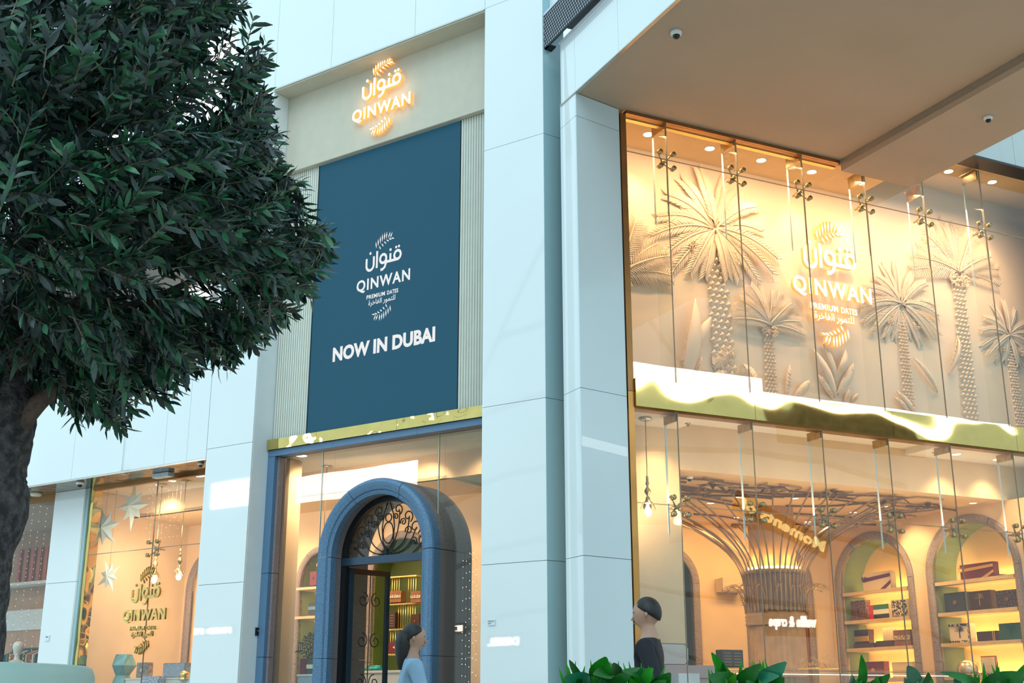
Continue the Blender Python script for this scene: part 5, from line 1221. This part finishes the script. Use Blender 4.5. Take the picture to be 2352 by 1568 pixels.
plant('plant with a big teal leaf and one long dark lance leaf, leftmost at the bottom', 1330, 5.2, [(1352, 1580, 1307, 1515, 18, -.08, 1), (1362, 1600, 1296, 1556, 66, .1, 2), (1330, 1600, 1354, 1552, 40, .1, 2), (1350, 1610, 1325, 1560, 40, 0, 1)], 10)
plant('plant with a folded bright green leaf in front of the right pillar', 1395, 5.15, [(1372, 1570, 1392, 1508, 52, .05, 0), (1425, 1545, 1362, 1548, 38, .1, 1), (1440, 1590, 1408, 1522, 34, -.1, 1), (1395, 1600, 1450, 1540, 36, .1, 1), (1400, 1610, 1430, 1560, 50, 0, 1)], 26)
plant('plant with a broad bright leaf leaning right below the passer-by', 1480, 5.1, [(1452, 1592, 1500, 1534, 44, .08, 0), (1448, 1575, 1478, 1530, 12, .05, 2), (1470, 1570, 1446, 1526, 10, -.1, 1), (1500, 1560, 1428, 1540, 26, .12, 1), (1505, 1600, 1540, 1545, 46, .1, 1), (1480, 1610, 1530, 1562, 40, .1, 1), (1460, 1610, 1475, 1560, 44, 0, 0)], 12)
plant('plant with an upright curled leaf left of the palm column', 1665, 5.0, [(1705, 1590, 1634, 1498, 26, -.1, 0), (1700, 1600, 1628, 1552, 60, .12, 1), (1660, 1610, 1690, 1545, 22, 0, 3), (1690, 1600, 1660, 1520, 18, -.15, 1)], 10)
plant('plant with two wide dark green leaves in front of the palm column', 1750, 5.0, [(1692, 1585, 1748, 1524, 38, .12, 1), (1738, 1590, 1806, 1520, 46, .14, 2), (1700, 1575, 1790, 1552, 36, .1, 2), (1760, 1610, 1800, 1555, 44, .1, 1), (1730, 1610, 1740, 1560, 40, 0, 1)], 24)
plant('plant with one tall pointed leaf standing before the second rightmost niche', 1985, 5.0, [(1978, 1590, 1978, 1503, 22, .05, 0), (1975, 1595, 1955, 1550, 28, -.1, 2), (1990, 1600, 2044, 1548, 32, .1, 1), (1990, 1605, 2015, 1552, 30, .1, 0)], 0)
plant('plant with a thick upright leaf between the two shelf niches', 2105, 4.95, [(2125, 1600, 2083, 1530, 44, -.06, 2), (2110, 1600, 2132, 1544, 32, .1, 1), (2110, 1600, 2076, 1556, 24, -.1, 0)], 0)
plant('plant with a long arching leaf at the far lower right corner', 2270, 4.9, [(2250, 1590, 2160, 1543, 22, .22, 1), (2265, 1600, 2352, 1545, 60, .14, 1), (2300, 1610, 2360, 1520, 26, .05, 0), (2210, 1610, 2190, 1560, 40, 0, 2), (2330, 1620, 2310, 1560, 50, 0, 1)], 8)
# ------------------------------------------------------------------ people
SKIN = mat('skin_tone', (.48, .27, .19), .55, var=.04)
def skinmesh(name, vs, es, m, parent, label=None, lvl=2):
    me = bpy.data.meshes.new(name); me.from_pydata([v[:3] for v in vs], es, []); me.materials.append(m)
    o = link(name, me, None); sk = o.modifiers.new('skin', 'SKIN'); sk.use_smooth_shade = True
    if not me.skin_vertices: me.skin_vertices  # layer is made by the modifier
    lay = me.skin_vertices[0].data
    for i, v in enumerate(vs): r = v[3]; lay[i].radius = r if isinstance(r, tuple) else (r, r); lay[i].use_root = (i == 0)
    su = o.modifiers.new('sub', 'SUBSURF'); su.levels = lvl; su.render_levels = lvl
    dg = bpy.context.evaluated_depsgraph_get(); ev = o.evaluated_get(dg); nm = bpy.data.meshes.new_from_object(ev); nm.materials.clear(); nm.materials.append(m)
    bpy.data.objects.remove(o)
    for p in nm.polygons: p.use_smooth = True
    oo = link(name, nm, parent); return props(oo, label)
def person(label, px, D, h, face, shirt, trousers, hairc, longhair, swing=.16, sleeve=1):
    g = at(px, 1500, D); o = thing('person', label, 'person', W, (g.x, g.y, 0), rz=face)   # faces local +y
    H_ = h; V = []; E_ = []
    def nv(x, y, z, r, par=None):
        V.append((x*H_, y*H_, z*H_, tuple(q*H_ for q in r) if isinstance(r, tuple) else r*H_))
        if par is not None: E_.append((par, len(V)-1))
        return len(V)-1
    pel = nv(0, 0, .53, (.078, .055)); sp1 = nv(0, .0, .60, (.070, .050), pel); ch = nv(0, .0, .70, (.082, .058), sp1); uc = nv(0, -.005, .785, (.074, .050), ch)
    nk = nv(0, -.004, .835, .034, uc); n2 = nv(0, -.006, .872, .031, nk); hd = nv(0, .006, .905, (.042, .048), n2); h2 = nv(0, .004, .940, (.048, .056), hd); h3 = nv(0, .002, .970, (.034, .042), h2)
    hands = []
    for s in (-1, 1):
        sh = nv(s*.108, 0, .800, .032, uc); sw = s*swing
        el = nv(s*.135, sw*.35, .63, .022, sh); wr = nv(s*.135, sw*1.0+.03, .49, .014, el); pm = nv(s*.133, sw*1.15+.035, .455, (.014, .020), wr)
        hands.append(pm)
        for k, (dy, ln, rr_) in enumerate(((-.015, .040, .0046), (-.005, .046, .0048), (.005, .044, .0048), (.014, .036, .0042))):
            f1 = nv(s*.132, sw*1.2+.037+dy, .430, rr_, pm); f2 = nv(s*.126, sw*1.22+.042+dy*1.1, .430-ln*.55, rr_*.9, f1); nv(s*.118, sw*1.22+.050+dy*1.1, .430-ln, rr_*.8, f2)
        t1 = nv(s*.122, sw*1.15+.058, .448, .0055, pm); nv(s*.114, sw*1.18+.070, .425, .0045, t1)
        lw = -s*.11
        hp = nv(s*.052, 0, .50, .050, pel); kn = nv(s*.055, lw*.45+.02, .28, .031, hp); an = nv(s*.055, lw*1.0-(.03 if lw < 0 else -.01), .05, .018, kn); nv(s*.055, lw*1.0+.075, .018, .016, an)
    bo = skinmesh('body', V, E_, SKIN, o); hc = Vector((0, .004*H_, .934*H_))
    for v in bo.data.vertices:                                   # shape skull, cheeks and chin
        k = max(0, min(1, (v.co.z/H_-.862)/.028))
        if k <= 0: continue
        d = v.co-hc
        if d.length < 1e-6: continue
        d.normalize(); t_ = max(0, -d.z); a_, b2, c2 = .0465*(1-.22*t_), .0590*(1-.12*t_), .0660
        r_ = H_/sqrt((d.x/a_)**2+(d.y/b2)**2+(d.z/c2)**2); p = hc+d*r_; p.y += (.010*t_*t_)*H_
        v.co = v.co.lerp(p, k)
    bo.data.update()
    # clothes follow the same joints, a little larger
    SV = []; SE = []
    def sv(i, k, par=None):
        x, y, z, r = V[i]; r2 = tuple(q*k+.008 for q in r) if isinstance(r, tuple) else r*k+.008; SV.append((x, y, z, r2))
        if par is not None: SE.append((par, len(SV)-1))
        return len(SV)-1
    a = sv(sp1, 1.08); b_ = sv(ch, 1.08, a); c_ = sv(uc, 1.08, b_); SV.append((0, 0, .485*H_, (.092*H_, .068*H_))); SE.append((a, len(SV)-1))
    SV.append((0, -.004*H_, .828*H_, .042*H_)); SE.append((c_, len(SV)-1))
    per = 1+5+4*3+2+4
    for si in range(2):
        base = 9+si*(4+12+2+4); s0 = sv(base, 1.12, c_); e0 = sv(base+1, 1.15, s0)
        if sleeve: sv(base+2, 1.2, e0)
    skinmesh('shirt', SV, SE, shirt, o)
    TV = []; TE = []
    TV.append((0, 0, .525*H_, (.066*H_, .048*H_)))
    for si in range(2):
        base = 9+si*22; hp, kn, an = base+18, base+19, base+20
        for j, i in enumerate((hp, kn, an)):
            x, y, z, r = V[i]; TV.append((x, y, z, (r if not isinstance(r, tuple) else r[0])*1.12+.008)); TE.append((0 if j == 0 else len(TV)-2, len(TV)-1))
    skinmesh('trousers', TV, TE, trousers, o)
    for s in (-1, 1):
        i = 9+(0 if s < 0 else 22)+20; x, y, z, r = V[i]
        b = MB(); b.tube([(x, y-.04, .035), (x, y+.03, .05), (x, y+.12, .04), (x, y+.17, .03)], [.035, .048, .042, .022], 10); part('shoe', b, BLACK, o)
    # hair, face
    hz0 = .942*H_; b = MB(); n = 20; rows = 8
    for k in range(rows+1):
        for j in range(n):
            q = 2*pi*j/n; back = (.5-.5*sin(q))**.8; thm = rad(54+66*back); th = thm*min(1, k/(rows-1)); sc2 = .84 if k == rows else 1
            b.v.append((.0500*H_*sin(th)*cos(q)*sc2, -.001*H_+.0600*H_*sin(th)*sin(q)*sc2, .937*H_+.0665*H_*cos(th)))
    for k in range(rows):
        for j in range(n): b.f.append((k*n+j, (k+1)*n+j, (k+1)*n+(j+1) % n, k*n+(j+1) % n)); b.m.append(0); b.sm.append(True)
    b.f.append(tuple(range(n))); b.m.append(0); b.sm.append(True)
    if longhair: b.tube([(0, -.030*H_, .955*H_), (0, -.050*H_, .90*H_), (0, -.048*H_, .84*H_), (0, -.055*H_, .78*H_)], [.044*H_, .042*H_, .036*H_, .014*H_], 12)
    part('hair', b, hairc, o)
    fy = .0590*H_; ez = .930*H_
    b = MB(); b.tube([(0, fy-.012, ez+.004), (0, fy+.004, ez-.018*H_*.7), (0, fy+.012, ez-.020*H_), (0, fy-.006, ez-.024*H_)], [.005, .008, .011, .006], 8); part('nose', b, SKIN, o)
    for s in (-1, 1):
        b = MB(); b.lathe([(0, -.008), (.008, -.004), (.009, 0), (.006, .005), (0, .006)], (s*.018*H_, fy-.012, ez), 10, 'y'); part('eye', b, mat('eye_white', (.7, .7, .68), .2), o)
        b = MB(); b.tube([(s*.009*H_, fy-.006, ez+.011), (s*.018*H_, fy-.004, ez+.015), (s*.027*H_, fy-.012, ez+.011)], .003, 5); part('eyebrow', b, hairc, o)
        b = MB(); b.tube([(s*.047*H_, .0, ez+.008), (s*.053*H_, -.006, ez), (s*.047*H_, .002, ez-.028)], [.007, .011, .006], 6); part('ear', b, SKIN, o)
    b = MB(); b.tube([(-.014*H_, fy-.010, ez-.037*H_), (0, fy-.001, ez-.037*H_), (.014*H_, fy-.010, ez-.037*H_)], .0045, 6); part('mouth', b, mat('lip', (.38, .14, .12), .5), o)
    return o
HAIR = mat('black_hair', (.012, .010, .010), .5, var=.3, vs=40)
person('person with short dark hair in a black top walking past the bronze post', 1490, 8.9, 1.72, rad(75), mat('black_shirt', (.010, .012, .018), .8), mat('dark_trousers', (.02, .025, .04), .8), HAIR, False)
person('person with tied dark hair in a light blue shirt walking past the entrance', 948, 9.6, 1.58, rad(-80), mat('light_blue_shirt', (.28, .44, .62), .8, var=.1), mat('navy_trousers', (.03, .06, .12), .8), HAIR, True)
# ------------------------------------------------------------------ across the atrium: signs and windows that mirror in the glass
def across(fr, name, label, px, py, dist, wpx, hpx, txt, m, cat='sign', d0=0., rot=0.):
    q = fr(px, py, d=d0+dist); k = dist*0+1; a = fr(px-wpx/2, py, d=d0+dist); c = fr(px+wpx/2, py, d=d0+dist); wd = c.x-a.x; u = fr(px, py-hpx/2, d=d0+dist).z; l = fr(px, py+hpx/2, d=d0+dist).z
    o = thing(name, label, cat, fr, (q.x, d0-dist, q.z))
    if rot: o.matrix_world = o.matrix_world @ Matrix.Rotation(rad(rot), 4, 'Y')
    if txt:
        vs, fs = text_mesh(txt, 1.05, .03); vs = fit(vs, wd/2, -wd/2, (l-u)/2, (u-l)/2)
        for g in islands(vs, fs): b = MB(); plate(b, g[0], [f[::-1] for f in g[1]], 0, -.04); part('letter', b, [m, m], o)
        b = MB(); b.box(-wd*.55, wd*.55, -.14, -.06, (l-u)*.9, (u-l)*.9); part('backing_board', b, mat('dark_signboard', (.08, .07, .07), .6), o)
    else: b = MB(); b.box(-wd/2, wd/2, -.1, 0, (l-u)/2, (u-l)/2); part('lit_pane', b, m, o)
    return o
SG = emitm('lit_sign', (1, .95, .88), 15); across(R, 'added_dark_panel', 'unseen dark panel added across the atrium to put dark patches in the gold band', 1960, 985, 24, 330, 95, None, mat('dark_panel_paint', (.03, .025, .02), .7, vs=3, col2=(.10, .08, .06)), 'screen')  # unseen dark panel, added so the gold band reflects something dark
WN = emitm('bright_atrium_window', (.92, .97, 1.), 13)
across(R, 'shop_sign', 'lit sign waffle & crepe across the atrium, mirrored on the right glass', 1822, 1430, 17, 108, 34, 'waffle & crepe', SG)
across(L, 'shop_sign', 'lit sign FRED PERRY across the atrium, mirrored on the left pillar', 462, 1449, 18, 132, 13, 'FRED PERRY', SG)
across(L, 'shop_sign', 'lit sign DIESEL across the atrium, mirrored beside the entrance', 1030, 1444, 18, 60, 14, 'DI', SG, d0=.40)
across(L, 'shop_sign', 'second lit sign DIESEL across the atrium, mirrored on the middle pillar', 1155, 1473, 19, 70, 18, 'DIESEL', SG)
across(L, 'atrium_window', 'bright atrium window mirrored on the left pillar and entrance glass', 690, 1112, 21, 430, 62, None, WN, 'window')
across(R, 'atrium_window', 'bright atrium window mirrored low on the upper right glass', 1590, 878, 21, 330, 60, None, WN, 'window')
across(R, 'atrium_window', 'long thin bright atrium window mirrored just above the gold band', 2035, 948, 21.6, 600, 22, None, WN, 'window')
across(R, 'neon_sign', 'yellow neon script sign Moments of across the atrium, mirrored over the palm column', 1800, 1205, 17, 200, 26, 'Moments of', emitm('yellow_neon', (1, .72, .25), 9), rot=21)
roof = thing('atrium_roof_lattice', 'white steel lattice of the glass atrium roof', 'roof')
ST = mat('white_steel', (.35, .42, .46), .5)
b = MB()
for i in range(-8, 9):
    for s in (-1, 1):
        pts = []
        for j in range(13):
            y = -34+j*2.9; x = i*4.2+s*j*1.5; pts.append((x, y, 22-.018*x*x*.5+1.2*sin(j*.7)))
        b = MB(); b.tube(pts, .13, 6); part('steel_tube', b, ST, roof)
for j in range(0, 13, 2):
    b = MB(); b.tube([(x*4.2, -34+j*2.9, 22-.009*(x*4.2)**2+1.2*sin(j*.7)) for x in range(-8, 9)], .10, 6); part('steel_rib', b, ST, roof)
